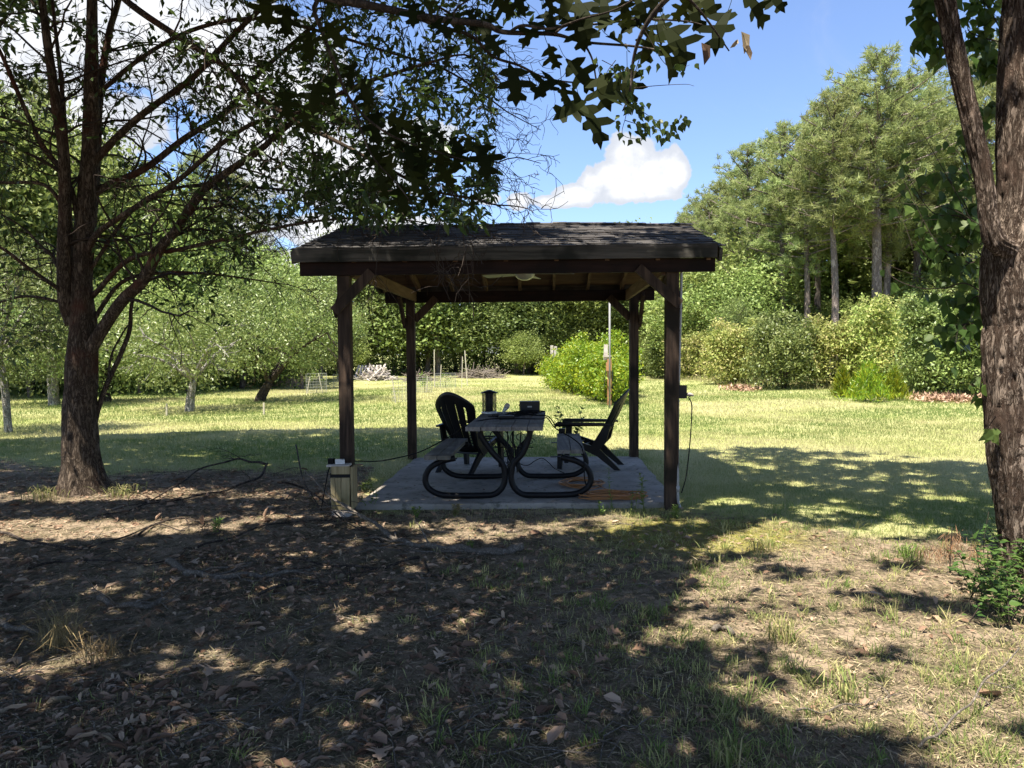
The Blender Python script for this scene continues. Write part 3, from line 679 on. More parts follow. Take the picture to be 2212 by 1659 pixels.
# orange cord coil
def coil():
    g = np.random.default_rng(9); P = []
    cx, cy = pv(.96, 7.22, 0)[0], 7.24
    for k in range(9*20):
        a = k/20*2*PI; q = k//20; rx = .27+.05*math.sin(q*2.1)+.03*math.sin(a*2+q); ry = .13+.02*math.cos(q*1.7)
        P.append((cx+rx*math.cos(a)+.02*math.sin(q), cy+ry*math.sin(a)+.012*math.cos(q*3), .074+.0065*q*.8+.006*math.sin(a*3+q)))
    p = P[-1]; P += [(p[0]-.03, 7.45, .09), (cx+.0, 7.62, .08)]
    c2, cy2 = pv(.70, 7.95, 0)[0], 7.95
    for k in range(6*16):
        a = k/16*2*PI+1; q = k//16; P.append((c2+(.20+.05*math.sin(q*2.7))*math.cos(a), cy2+(.22+.04*math.cos(q))*math.sin(a), .074+.006*q+.008*math.sin(a*2+q)))
    cord('extension_cord', np.array(P), .0058, M['orange'], 'orange extension cord coiled loosely on the slab by the right post', 'cord', 6, 2)
coil()
# wooden box at the left front post
bx = empty('wooden_box', (*onground(739, 1105)[:2], 0), 'narrow yellowish wooden board box around the foot of the left front post', 'wooden box')
c = at(737, 1050, 6.78); xl, xr = at(714, 1050, 6.78)[0], at(757, 1050, 6.78)[0]; zb, zt = at(737, 1098, 6.78)[2], at(737, 1007, 6.78)[2]
xs = [xl, xl+(xr-xl)*.25, xl+(xr-xl)*.56, xr]
for i in range(3):
    off = (.012, .003, -.008)[i]
    part(MB().bar(((xs[i]+xs[i+1])/2+off*.6, 6.77, zb-.01), ((xs[i]+xs[i+1])/2, 6.77, zt-.105), xs[i+1]-xs[i]-.006, .02, up=(0, 1, 0)), 'board', M['boxwood'], bx)
part(MB().bar((xl+.075*(xr-xl), 6.765, zt-.035), (xr, 6.765, zt-.035), .02, .072), 'top_rail', M['boxwood'], bx)
part(MB().bar((xl-.0, 6.782, zt-.088), (xr, 6.782, zt-.088), .02, .05), 'band', M['blackmt'], bx)
part(MB().box(((xl+xr)/2+.003, 6.88, (zb+zt)/2-.02), (xr-xl-.03, .17, zt-zb-.05)), 'inner_core', M['beam'], bx)
part(MB().bar((xl+.03, 6.80, zb-.05), (xr-.01, 6.74, zb-.075), .10, .09), 'foot_block', M['crate'], bx)
part(MB().bar((xr+.012, 6.775, (zb+zt)/2-.01), (xr+.012, 6.98, (zb+zt)/2-.01), .02, zt-zb), 'side_board', M['boxwood'], bx)
part(MB().box(((xl+xr)/2-.02, 6.86, zt+.004), (xr-xl+.02, .2, .016)), 'lid', M['crate'], bx)
ad = empty('power_adapter', (xl+.045, 6.84, zt+.012), 'white and black plug adapters lying on top of the wooden box', 'adapter')
c = np.array(ad.location)
part(MB().box(c+[.03, 0, .022], (.085, .06, .04), rz=.3), 'white_block', M['white'], ad); part(MB().box(c+[-.05, .01, .026], (.05, .05, .05), rz=-.2), 'black_block', M['rubber'], ad)
# ------------------------------------------------------------------ shade wanted on the ground; unseen crown leaves are shaped to cast it
LIT = [[(1.5,5.9),(2.2,6.3),(3.2,5.9),(5.5,5.6),(4.6,2.4),(1.40,2.2),(1.32,2.75),(.95,3.4),(.80,3.9),(.92,4.6),(1.2,5.0)]]
SPOT = [(-3.9,6.35,1.7,.42,.10),(-2.2,6.75,.8,.16,.1),(-.1,6.35,1.5,.20,0),(1.2,6.55,.7,.25,0),(-.92,4.08,.16,.15,0),(.18,2.86,.09,.06,0),(-2.25,3.5,.35,.13,.2),(-2.6,4.75,.3,.07,.3),
        (-.35,3.25,.06,.05,0),(-1.7,5.5,.5,.06,.1),(.6,3.1,.05,.05,0),(2.1,7.2,.5,.2,0),(-6.5,6.2,1.2,.3,0),(-.3,6.0,1.2,.12,.1),(-1.2,7.35,.3,.1,0),(-2.6,7.2,.3,.08,0)]
DARK = [(1.06,3.55,.17,.16,0),(1.36,3.25,.2,.11,0),(2.3,4.25,.34,.22,0),(1.75,3.6,.13,.1,0),(2.9,3.7,.3,.18,0),(1.9,4.9,.28,.10,0),(2.0,2.7,.25,.1,0),(1.55,5.3,.3,.12,0),(2.8,5.1,.25,.1,0)]
def spotf(x, y, L):
    f = np.zeros(np.shape(x), bool)
    for a, b, rx, ry, rot in L:
        dx = x-a; dy = y-b; c, s = math.cos(rot), math.sin(rot); f |= ((dx*c+dy*s)/rx)**2+((-dx*s+dy*c)/ry)**2 < 1
    return f
def shaded(x, y):
    wx = x+(fbm(x*2.2, y*2.2)-.5)*.55; wy = y+(fbm(x*2.2+40, y*2.2+9)-.5)*.45
    wx = wx+(fbm(x*9, y*9)-.5)*.22; wy = wy+(fbm(x*9+4, y*9+60)-.5)*.18
    lit = poly_in(wx, wy, LIT[0]) & ~(spotf(wx, wy, DARK) & (fbm(x*11, y*11) < .56))
    lit |= spotf(wx, wy, SPOT)
    near = (y < 7.5) & (x < 1.75+.25*(y-5)) | (y < 5.9) & (x < 7)
    nz = fbm(x*3.1+3, y*3.1+7)
    lit |= (nz > .74) & (y > 2.3)
    left = poly_in(wx, wy, [(-17,8),(-17,12.6),(-8.8,12.9),(-7.6,13.6),(-4.5,14.3),(-1.9,14.4),(0,13.8),(.8,12.3),(1.0,10.6),(1.0,8)])
    bx_ = wx+(fbm(x*.9+7, y*.9)-.5)*1.1; by_ = wy+(fbm(x*.9+77, y*.9)-.5)*1.1
    band = poly_in(bx_, by_, [(3.1,11.0),(4.4,11.0),(5.2,10.3),(5.9,9.2),(9,9.2),(9,5.6),(4.6,5.7),(4.0,6.2),(3.1,6.2),(2.2,6.6),(2.2,8.3),(2.9,8.6)])
    band = band & ~((fbm(x*2.6+80, y*2.6) > .60) | (fbm(x*8, y*8+5) > .66))
    return near & ~lit, left & ~(lit & (nz > .72)), band & ~(nz > .76)
def inview(P, m=.02): return (P[:, 1] > .2) & (np.abs(P[:, 0]) < (.70+m)*P[:, 1]) & (P[:, 2] < CAM_H+(.485+m)*P[:, 1])
def shade_leaves(n, box, zr, which, g):
    gx = box[0]+g.random(n)*(box[1]-box[0]); gy = box[2]+g.random(n)*(box[3]-box[2]); z = zr[0]+g.random(n)*(zr[1]-zr[0])
    k = shaded(gx, gy)[which]; gx, gy, z = gx[k], gy[k], z[k]
    P = np.stack([gx-SA*z, gy-SB*z, z], -1); return P
# ------------------------------------------------------------------ tree building
def grow(limbs, twigs, p, d, L, r, lvl, g, droop=0., spread=.9, kids=(5, 4), wob=.18, minr=.004):
    n = 6; P = [np.array(p, float)]; dd = np.array(d, float)
    for i in range(n):
        dd = npn(dd+g.normal(size=3)*wob+np.array([0, 0, -droop])); P.append(P[-1]+dd*L/n)
    P = np.array(P); rad = np.linspace(r, max(r*.35, minr*.7), n+1); limbs.append((P, rad, lvl))
    if lvl == 0: twigs.append(P); return
    for i in range(g.integers(kids[0]-1, kids[0]+2)):
        t = .2+.8*g.random(); j = min(int(t*n), n-1); q = P[j]+(P[j+1]-P[j])*(t*n-j)
        ax = npn(P[j+1]-P[j]); o = npn(np.cross(ax, g.normal(size=3)))
        nd = npn(ax*(1-spread*.5)+o*spread*(.6+.5*g.random()))
        grow(limbs, twigs, q, nd, L*(.35+.25*g.random()), max(r*.45*(1-t*.4), minr), lvl-1, g, droop, spread, (kids[1], max(kids[1]-1, 2)), wob*1.25, minr)
def tubes(mb, limbs, sides=(3, 4, 6, 8), bumps=0):
    for P, r, lvl in limbs: mb.tube(P, r, sides[min(lvl, 3)], bumps if lvl >= 2 else 0, caps=False)
def twigleaves(mb, twigs, per, L, Wd, T, g, rnd=None, faces=None, jit=.03, keepf=None):
    Ps, Ds = [], []
    for P in twigs:
        n = max(1, int(per)); t = .15+.85*g.random(n); i = np.minimum((t*(len(P)-1)).astype(int), len(P)-2); f = (t*(len(P)-1)-i)[:, None]
        q = P[i]*(1-f)+P[i+1]*f; ax = npn(P[i+1]-P[i]); Ps.append(q+g.normal(size=q.shape)*jit); Ds.append(npn(ax*.5+g.normal(size=q.shape)*.7+np.array([0, 0, -.25])))
    Ps = np.vstack(Ps); Ds = np.vstack(Ds)
    if keepf is not None: k = keepf(Ps); Ps, Ds = Ps[k], Ds[k]
    n = len(Ps); s = .65+.6*g.random(n)
    leaves(mb, Ps, Ds, rdir(n, g, .9), L*s, Wd*s, T, g.random(n) if rnd is None else rnd, faces)
def crown(mb, c, rad, n, per, L, g, clump=.45, T=T_DIA, wd=.5, low=.0, rough=.35, inner=.55):
    """leaf clumps through an uneven ellipsoid"""
    D = rdir(n, g); ln = fbm(D[:, 0]*1.7+g.random()*50, D[:, 1]*1.7+D[:, 2]*1.3+g.random()*50)
    rr = (inner+(1-inner)*g.random(n)**.6)*(1-rough+2*rough*ln)
    Cn = np.asarray(c)+D*rr[:, None]*np.asarray(rad); Cn = Cn[Cn[:, 2] > low]; n = len(Cn)
    P = np.repeat(Cn, per, 0)+g.normal(size=(n*per, 3))*clump*np.array([1, 1, .6])*.5
    k = P[:, 2] > low*.5; P = P[k]; m = len(P)
    tone = np.clip(np.repeat(g.random(n)*.6+.2, per)[k]+g.normal(size=m)*.18, 0, 1); s = .6+.8*g.random(m)
    leaves(mb, P, rdir(m, g, -.1), rdir(m, g, .8), L*s, L*wd*s, T, tone)
    return Cn

# ------------------------------------------------------------------ left oak
def left_oak():
    g = np.random.default_rng(31); base = onground(180, 1062); Y0 = base[1]
    root = empty('oak_tree', tuple(base), 'large multi stemmed oak with reddish bark and small leaves left of the pavilion', 'tree')
    def L(pts, ys=None):
        n = len(pts); ys = np.linspace(Y0, Y0+(ys or 0), n) if not isinstance(ys, list) else ys
        return np.array([at(px, py, y) for (px, py), y in zip(pts, ys)])
    k = Y0/1600
    tr = MB()
    main = L([(184,1090),(181,1060),(176,1000),(171,900),(176,800),(180,720),(176,640),(176,576),(194,347),(198,139),(199,0),(203,-260),(215,-600)])
    rm = np.array([72,55,38,33,32,28,23,21,17,13,10,8,4])*k
    Q = smoothline(main, 8); tr.tube(Q, np.interp(np.linspace(0, 1, len(Q)), np.linspace(0, 1, len(rm)), rm), 26, .16, 3)
    def stem(pts, w0, w1, dy, s=14):
        P = smoothline(L(pts, dy), 6); rr = np.linspace(w0, w1, len(P))*k/2*.84; tr.tube(P, rr, s, .14, pts[0][0]); return P, rr
    S = []
    S.append(stem([(158,700),(142,650),(138,560),(139,347),(118,208),(100,70),(88,-40),(70,-300),(50,-500)], 38, 8, -.5))
    S.append(stem([(160,610),(150,480),(141,300),(132,174),(112,-20),(105,-260)], 18, 6, .5))
    S.append(stem([(190,560),(205,400),(215,208),(236,70),(262,-30),(300,-320),(330,-520)], 26, 7, .8))
    S.append(stem([(184,790),(205,738),(261,653),(310,605),(343,541),(382,496),(434,417),(486,375),(560,325),(642,257),(760,190),(880,150),(980,120)], 34, 5, -.9))
    S.append(stem([(196,450),(212,413),(312,365),(399,299),(486,243),(562,156),(649,80),(720,17),(800,-60),(900,-160)], 20, 6, .6))
    S.append(stem([(196,360),(240,309),(312,243),(417,167),(503,76),(583,0),(680,-110),(780,-250)], 20, 6, -.4))
    S.append(stem([(186,560),(208,507),(290,450),(382,392),(486,305),(573,257),(700,245),(820,300),(930,350),(1030,345)], 16, 4, -1.4))
    S.append(stem([(198,-80),(271,0),(375,73),(469,132),(542,194),(642,264),(720,302),(830,360),(930,410),(1030,430)], 18, 4, -1.9))
    S.append(stem([(200,640),(280,560),(382,540),(470,520),(560,500),(680,478),(800,470),(900,478)], 13, 3, -.8))
    S.append(stem([(196,700),(260,612),(340,590),(430,590),(520,600),(600,612)], 12, 3, .6))
    S.append(stem([(176,520),(150,400),(87,305),(30,180),(0,111),(-60,0),(-160,-160)], 15, 5, -.6))
    S.append(stem([(150,470),(97,400),(0,394),(-120,380),(-260,300)], 11, 4, .2))
    S.append(stem([(150,640),(131,627),(56,575),(0,534),(-90,500),(-200,460)], 12, 4, -.7))
    S.append(stem([(205,208),(312,120),(430,60),(560,40),(700,70),(830,110),(960,150),(1060,215)], 12, 4, -.6))
    S.append(stem([(160,660),(60,640),(-20,660),(-90,690)], 9, 3, .5))
    S.append(stem([(190,590),(300,440),(420,400),(560,405),(700,420),(830,440),(960,455)], 10, 3, .9))
    S.append(stem([(203,-200),(330,-180),(520,-150),(720,-80),(900,-10),(1040,70)], 14, 4, -.7))
    S.append(stem([(222,1040),(212,990),(202,933),(224,847),(261,765),(280,713),(284,661),(300,600),(340,540)], 17, 7, .3))
    S.append(stem([(232,835),(240,770),(262,725),(285,690)], 7, 3, .5))
    part(tr, 'trunk', M['bark_oak'], root, True)
    # smaller branches and twigs
    limbs, twigs = [], []
    for si, (P, rr) in enumerate(S[:-2]):
        n = len(P); Ltot = np.linalg.norm(np.diff(P, axis=0), axis=1).sum()
        cnt = int(Ltot*5.6)
        for i in range(cnt):
            t = .18+.82*(i+g.random())/cnt; j = min(int(t*(n-1)), n-2); ax = npn(P[j+1]-P[j])
            o = npn(np.cross(ax, g.normal(size=3))); nd = npn(ax*.55+o*.8+np.array([0, 0, .05]))
            grow(limbs, twigs, P[j], nd, .55+.75*g.random(), max(rr[j]*.35, .005), 2 if g.random() < .55 else 1, g, .05, .8, (5, 4), .2, .003)
        grow(limbs, twigs, P[-1], npn(P[-1]-P[-2]), .6, rr[-1], 2, g, .05, .8, (6, 4), .2, .003)
    mb = MB(); tubes(mb, limbs, (3, 3, 4, 6)); part(mb, 'twigs', M['twig'], root, True)
    mb = MB()
    def kf(P):
        px = 1106+1600*P[:, 0]/P[:, 1]; py = 762-1600*(P[:, 2]-CAM_H)/P[:, 1]
        dens = np.interp(px, [0, 150, 350, 560, 700, 1100], [.30, .10, .10, .28, .52, .60])*np.where(py < 520, 1, .75)
        dens = np.where(py < 120, np.maximum(dens, .28), dens)
        dens = np.where((px < 620) & (py > 330) & (py < 470), dens*.6, dens)
        return (g.random(len(P)) < dens*np.clip(.35+1.6*(fbm(P[:, 0]*2.2+9, P[:, 2]*2.2+P[:, 1])-.32)*2, 0, 1)) & ((px < 1075) | (py < 60) | (py < 0)) & ~((px > 560) & (py > 490))
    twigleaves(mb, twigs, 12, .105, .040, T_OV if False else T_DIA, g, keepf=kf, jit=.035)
    P = shade_leaves(200000, (-17, 1.6, 7.6, 15), (6.6, 9.2), 1, g); k = ~inview(P) | (P[:, 0]/P[:, 1] < -.60); P = P[k]; m = len(P)  # upper leaves added by the shade mask to darken the left lawn
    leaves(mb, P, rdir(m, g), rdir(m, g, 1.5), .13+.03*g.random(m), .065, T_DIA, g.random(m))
    # loose unseen leaves added above the pavilion roof to dapple the shingles
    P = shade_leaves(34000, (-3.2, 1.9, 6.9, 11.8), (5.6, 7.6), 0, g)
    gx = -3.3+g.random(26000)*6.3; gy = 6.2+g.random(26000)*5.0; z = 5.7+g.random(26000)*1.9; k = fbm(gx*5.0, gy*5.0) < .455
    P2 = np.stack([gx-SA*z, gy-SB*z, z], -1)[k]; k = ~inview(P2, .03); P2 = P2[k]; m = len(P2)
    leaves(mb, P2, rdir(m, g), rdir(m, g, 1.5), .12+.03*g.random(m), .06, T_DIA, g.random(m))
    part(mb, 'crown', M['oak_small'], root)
left_oak()

# ------------------------------------------------------------------ oak over the viewer, with the big lobed leaves
def over_oak():
    g = np.random.default_rng(41); b = np.array([-3.0, -2.2, 0])
    root = empty('oak_tree', tuple(b), 'oak with big dark lobed leaves, its near branch hanging into the top of the picture', 'tree')
    tr = MB(); tr.tube(smoothline([b-[0, 0, .1], b+[0, 0, .5], b+[.1, 0, 2.5], b+[.3, .2, 4.5], b+[.3, .3, 7.5]], 6), np.linspace(.34, .12, 25), 18, .15, 5)
    Yb = 3.5
    B = [[np.array([-2.7, -1.95, 3.0]), np.array([-2.2, 0, 3.5]), np.array([-1.9, 2.0, 3.55]), at(520, -140, 3.7), at(640, -35, 3.65), at(720, -5, 3.6), at(800, 12, 3.55), at(936, 39, 3.5), at(1045, 52, 3.5), at(1088, 69, 3.5), at(1196, 74, 3.45), at(1262, 91, 3.45), at(1368, 100, 3.4), at(1440, 112, 3.4)],
         [at(860, 22, 3.52), at(960, 60, 3.6), at(1019, 78, 3.7), at(1066, 122, 3.8), at(1121, 141, 3.85), at(1175, 167, 3.9), at(1240, 178, 3.9), at(1300, 172, 3.9)],
         [at(1100, 70, 3.5), at(1130, 55, 3.4), at(1190, 62, 3.4), at(1260, 40, 3.3), at(1330, 20, 3.25), at(1420, -30, 3.2)],
         [at(1500, -60, 3.2), at(1420, 20, 3.3), at(1385, 75, 3.35), at(1368, 130, 3.4), at(1360, 200, 3.4), at(1345, 240, 3.4)],
         [at(1196, 74, 3.45), at(1225, 55, 3.5), at(1290, 52, 3.5), at(1380, 42, 3.5), at(1480, 46, 3.5), at(1540, 60, 3.5)],
         [at(1440, -50, 3.2), at(1500, 10, 3.3), at(1540, 60, 3.35), at(1575, 110, 3.4)],
         [at(980, 58, 3.55), at(985, 20, 3.5), at(1030, -10, 3.5)],
         [at(1262, 93, 3.45), at(1280, 130, 3.45), at(1290, 180, 3.45), at(1310, 220, 3.45)],
         [np.array([-2.2, 0, 3.5]), np.array([-1.9, 2.0, 3.4]), at(640, -60, 4.4), at(680, 30, 4.5), at(720, 130, 4.5), at(760, 220, 4.5), at(840, 290, 4.5), at(950, 330, 4.6), at(1020, 350, 4.6)],
         [at(760, 220, 4.5), at(800, 330, 4.5), at(860, 400, 4.5), at(890, 440, 4.5)]]
    R0 = [.045, .011, .008, .014, .006, .007, .006, .005, .02, .007]
    for P, r in zip(B, R0):
        Q = smoothline(P, 6); r1 = .0045; n = len(Q)
        rad = r1+(r-r1)*np.linspace(1, 0, n)**1.6 if r > .03 else np.linspace(r, .003, n)
        tr.tube(Q, rad, 8, .2)
    for i in range(9):
        a = g.random()*2*PI; q = b+[.3, .2, 3.5+3*g.random()]; e = q+np.array([math.cos(a)*3.2, math.sin(a)*2.2+1.5, 2.2+g.random()])
        if e[1] > 2.4 : e[1] = 2.4
        tr.tube(smoothline([q, (q+e)/2+[0, 0, .3], e], 6), np.linspace(.07, .015, 13), 8, .1)
    part(tr, 'trunk', M['bark_dark'], root, True)
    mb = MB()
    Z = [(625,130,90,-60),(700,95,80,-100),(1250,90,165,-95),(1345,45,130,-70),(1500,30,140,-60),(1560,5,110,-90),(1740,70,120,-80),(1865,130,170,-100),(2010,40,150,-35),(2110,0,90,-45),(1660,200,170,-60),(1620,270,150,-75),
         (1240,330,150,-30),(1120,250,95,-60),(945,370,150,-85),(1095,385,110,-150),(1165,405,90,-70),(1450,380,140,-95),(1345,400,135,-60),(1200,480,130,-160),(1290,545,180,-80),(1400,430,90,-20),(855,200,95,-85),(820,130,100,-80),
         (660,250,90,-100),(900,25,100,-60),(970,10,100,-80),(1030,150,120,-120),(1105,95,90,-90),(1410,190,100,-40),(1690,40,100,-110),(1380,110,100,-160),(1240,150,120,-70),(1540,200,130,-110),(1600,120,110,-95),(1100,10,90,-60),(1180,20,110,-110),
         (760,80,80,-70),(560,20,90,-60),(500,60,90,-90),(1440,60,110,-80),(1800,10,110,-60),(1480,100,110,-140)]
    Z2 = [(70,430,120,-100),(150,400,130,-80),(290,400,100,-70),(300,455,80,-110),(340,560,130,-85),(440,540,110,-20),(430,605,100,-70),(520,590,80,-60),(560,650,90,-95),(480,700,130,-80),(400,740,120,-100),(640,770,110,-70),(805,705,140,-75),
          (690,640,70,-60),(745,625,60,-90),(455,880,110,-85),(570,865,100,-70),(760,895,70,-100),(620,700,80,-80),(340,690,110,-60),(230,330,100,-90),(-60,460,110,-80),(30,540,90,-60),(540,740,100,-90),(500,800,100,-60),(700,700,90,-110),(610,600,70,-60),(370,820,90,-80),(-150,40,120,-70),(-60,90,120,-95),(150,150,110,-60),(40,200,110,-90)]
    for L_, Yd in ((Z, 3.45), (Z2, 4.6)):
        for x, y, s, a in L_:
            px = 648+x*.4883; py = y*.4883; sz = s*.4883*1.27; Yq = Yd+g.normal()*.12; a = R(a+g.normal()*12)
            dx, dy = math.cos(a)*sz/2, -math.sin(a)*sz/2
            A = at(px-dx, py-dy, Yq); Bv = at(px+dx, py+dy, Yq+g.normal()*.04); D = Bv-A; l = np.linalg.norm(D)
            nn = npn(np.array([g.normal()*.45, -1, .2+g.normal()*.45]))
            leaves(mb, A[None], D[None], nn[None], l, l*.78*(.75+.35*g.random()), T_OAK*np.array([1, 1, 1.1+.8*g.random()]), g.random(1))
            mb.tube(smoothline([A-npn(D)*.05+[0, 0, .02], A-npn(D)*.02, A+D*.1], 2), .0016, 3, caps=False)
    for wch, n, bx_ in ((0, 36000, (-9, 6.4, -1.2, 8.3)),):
        P = shade_leaves(int(n*4.2), bx_, (4.6, 6.8), wch, g); k = ~inview(P, .04) & (P[:, 1] < 7); P = P[k]; m = len(P)  # unseen leaves added where the mask wants shade in the foreground
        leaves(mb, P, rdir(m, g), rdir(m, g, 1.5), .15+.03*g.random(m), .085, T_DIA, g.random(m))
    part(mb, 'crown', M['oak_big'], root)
    d = MB(); A = at(1601, 68, 3.3); 
    leaves(d, np.array([A, A+[.005, 0, -.06], A+[-.01, .01, -.03]]), np.array([[.1, 0, -1], [.55, 0, -1], [-.6, .1, -.6]]), np.array([[.8, -1, 0], [.4, -1, 0], [.5, -1, 0.]]), np.array([.10, .075, .05]), np.array([.035, .03, .02]), T_LIT, np.array([.9, .8, .9]), FOLD, 2)
    A = at(1515, 92, 3.3); leaves(d, A[None], np.array([[.1, 0, -1.]]), np.array([[.5, -1, 0.]]), .10, .05, T_LIT, np.array([.05]), FOLD, 2)
    part(d, 'withered_leaves', M['litter'], root)
over_oak()

# ------------------------------------------------------------------ right tree
def right_tree():
    g = np.random.default_rng(51); Y = 4.95; b = at(2252, 1262, Y); b[2] = 0
    root = empty('tallow_tree', tuple(b), 'thick furrowed two stemmed tree with rhombic leaves at the right edge of the picture', 'tree')
    prof = [(-300,2246,44),(-100,2240,50),(0,2234,54),(150,2230,60),(300,2230,64),(420,2234,68),(500,2230,76),(560,2222,86),(640,2222,86),(700,2226,84),(740,2224,86),(800,2226,86),(900,2228,84),(1000,2232,82),(1100,2243,78),(1180,2250,76),(1240,2254,84),(1290,2258,100)]
    c = np.array([at(px, py, Y) for py, px, r in prof[::-1]]); rr = np.array([r for _, _, r in prof[::-1]])*Y/1600
    Q = smoothline(c, 22); n = len(Q); rad = np.interp(np.linspace(0, 1, n), np.linspace(0, 1, len(rr)), rr); k = 96
    def furrow(Q, rad, k, seed, amp):
        mb = MB(); mb.tube(Q, rad, k, caps=False); V = mb.V[0].reshape(len(Q), k, 3); a = np.arange(k)/k*2*PI
        L = np.concatenate([[0], np.cumsum(np.linalg.norm(np.diff(Q, axis=0), axis=1))])[:, None]
        A = np.cos(a)[None]*3.2+seed; B = np.sin(a)[None]*3.2
        w = fbm(A*2+L*3, B*2-L*2.0, 3)*1.4
        f1 = np.abs(fbm(A*2.6+w+L*.9, B*2.6+L*1.3+w, 3)-.5)*2; f2 = fbm(A*7+L*7, B*7+L*14, 3); f3 = fbm(A+L*1.2, B+L*.9, 2)
        plate = np.clip(f1*3.2, 0, 1)
        disp = amp*(plate-.6)+amp*.5*(f2-.5)+.018*(f3-.5)
        mb.V[0] = (V+(V-Q[:, None])/rad[:, None, None]*disp[..., None]).reshape(-1, 3); return mb
    mb = furrow(Q, rad, k, 3, .022)
    st = [(548,2200,40),(520,2150,34),(470,2136,30),(420,2130,30),(360,2121,30),(300,2106,30),(240,2092,30),(180,2077,30),(100,2060,31),(40,2048,31),(0,2040,32),(-120,2015,32),(-300,1990,28)]
    c = np.array([at(px, py, Y-.12) for py, px, r in st]); r2 = np.array([r*.55 for _, _, r in st])*(Y-.12)/1600
    Q2 = smoothline(c, 18); m2 = furrow(Q2, np.interp(np.linspace(0, 1, len(Q2)), np.linspace(0, 1, len(r2)), r2), 64, 11, .014)
    mb.add(m2.V[0], m2.F[4][0])
    for P, r in (([Q[-1], Q[-1]+[.2, .3, 1.2], Q[-1]+[.6, 1.2, 2.8]], .14), ([Q2[-1], Q2[-1]+[-.2, .4, 1.2], Q2[-1]+[-.1, 1.5, 2.4]], .07), ([Q[-1], Q[-1]+[-.3, .6, 1.6], Q[-1]+[.4, 2.4, 2.9]], .09), ([Q[-1], Q[-1]+[.8, .3, 1.4], Q[-1]+[2.0, 1.4, 2.6]], .09)):
        mb.tube(smoothline(P, 6), np.linspace(r, .02, 13), 10, .1)
    part(mb, 'trunk', M['bark_big'], root, True)
    # leafy sprays
    tw = MB(); lf = MB()
    SP = [([(2150,520),(2080,470),(2010,455),(1945,350)], 16, 5.4), ([(2140,600),(2080,560),(2020,520),(1950,385)], 22, 5.3), ([(2135,640),(2085,612),(2040,622),(1985,622),(1930,600),(1915,570)], 5, 5.2), ([(2150,560),(2100,470),(2060,400),(2010,350)], 24, 5.5),
          ([(2150,600),(2110,540),(2070,500),(2030,430)], 24, 5.5), ([(2130,700),(2090,700),(2060,710),(2035,740)], 26, 5.2), ([(2150,640),(2110,640),(2085,660),(2060,690)], 18, 5.3), ([(2060,60),(2030,50),(2000,35),(1975,15)], 20, 5.1), ([(2075,110),(2050,105),(2020,95),(1978,90)], 16, 5.1),
          ([(2060,20),(2020,-10),(1985,-5)], 16, 5.1), ([(2160,90),(2120,80),(2090,60),(2110,0)], 22, 5.4), ([(2165,150),(2130,130),(2100,150)], 20, 5.4), ([(2170,240),(2140,230),(2110,260)], 12, 5.5), ([(2160,60),(2130,10),(2100,-30)], 20, 5.4),
          ([(2150,440),(2100,390),(2080,330),(2060,300)], 14, 5.6), ([(2140,760),(2125,800),(2118,835),(2122,850)], 7, 5.0), ([(2150,900),(2128,932)], 3, 4.85), ([(2170,500),(2130,480),(2090,450),(2060,470)], 20, 5.6), ([(2120,560),(2060,580),(2010,560),(1975,520)], 16, 5.4),
          ([(2140,560),(2120,600),(2100,640),(2090,690)], 16, 5.4)]
    for pts, nl, Yd in SP:
        P = smoothline([at(px, py, Yd+.08*i) for i, (px, py) in enumerate(pts)], 8); tw.tube(P, np.linspace(.006, .0018, len(P)), 5, caps=False)
        for i in range(int(nl*1.9)):
            j = int(len(P)*(.2+.8*g.random()))-1; q = P[j]+np.array([g.normal()*.05, g.normal()*.07, g.normal()*.05-.02])
            l = .065+.045*g.random(); D = npn(np.array([g.normal()*.5, g.normal()*.3, -.75])); nn = npn(np.array([g.normal()*.5, -.8, .5+g.normal()*.4]))
            leaves(lf, q[None], D[None], nn[None], l, l*.92, T_OV, g.random(1)); tw.tube([P[j], (P[j]+q)/2+[0, 0, .01], q], .0012, 3, caps=False)
    for pts in ([(2020,620),(1990,600),(1900,560),(1850,480)], [(2140,500),(2050,450),(1960,440),(1890,430)], [(1990,610),(1960,500),(1930,440)], [(2100,480),(2000,300),(1960,240)]):
        P = smoothline([at(px, py, 5.3+.1*i) for i, (px, py) in enumerate(pts)], 6); tw.tube(P, np.linspace(.003, .001, len(P)), 4, caps=False)
    P = shade_leaves(60000, (1.8, 9.5, 5.2, 11.5), (5.2, 8.0), 2, g); k = ~inview(P, .04); P = P[k]; m = len(P)  # unseen leaves placed by the mask to cast the right shade band
    leaves(lf, P, rdir(m, g), rdir(m, g, 1.5), .11+.03*g.random(m), .10, T_DIA, g.random(m))
    part(tw, 'twigs', M['twig'], root, True); part(lf, 'crown', M['rhomb'], root)
    # vine with small heart leaves hanging from the oak branch
    vr = empty('hanging_vine', tuple(at(1420, 130, 3.4)), 'thin vine with small heart shaped leaves trailing from the big leaved oak branch', 'vine')
    tw = MB(); lf = MB()
    for pts, nl in (([(1390,100),(1362,190),(1352,250),(1345,290),(1380,300),(1400,285)], 18), ([(1352,230),(1385,240),(1420,262),(1455,270),(1474,250)], 40), ([(1330,130),(1310,160),(1320,190)], 12), ([(1390,60),(1430,130),(1460,150),(1490,140)], 10), ([(1370,190),(1420,185),(1480,182),(1500,186)], 0), ([(1350,260),(1400,275),(1440,285)], 26), ([(1300,130),(1345,150),(1400,150)], 16)):
        P = smoothline([at(px, py, 3.4) for px, py in pts], 6); tw.tube(P, np.linspace(.002, .0008, len(P)), 4, caps=False)
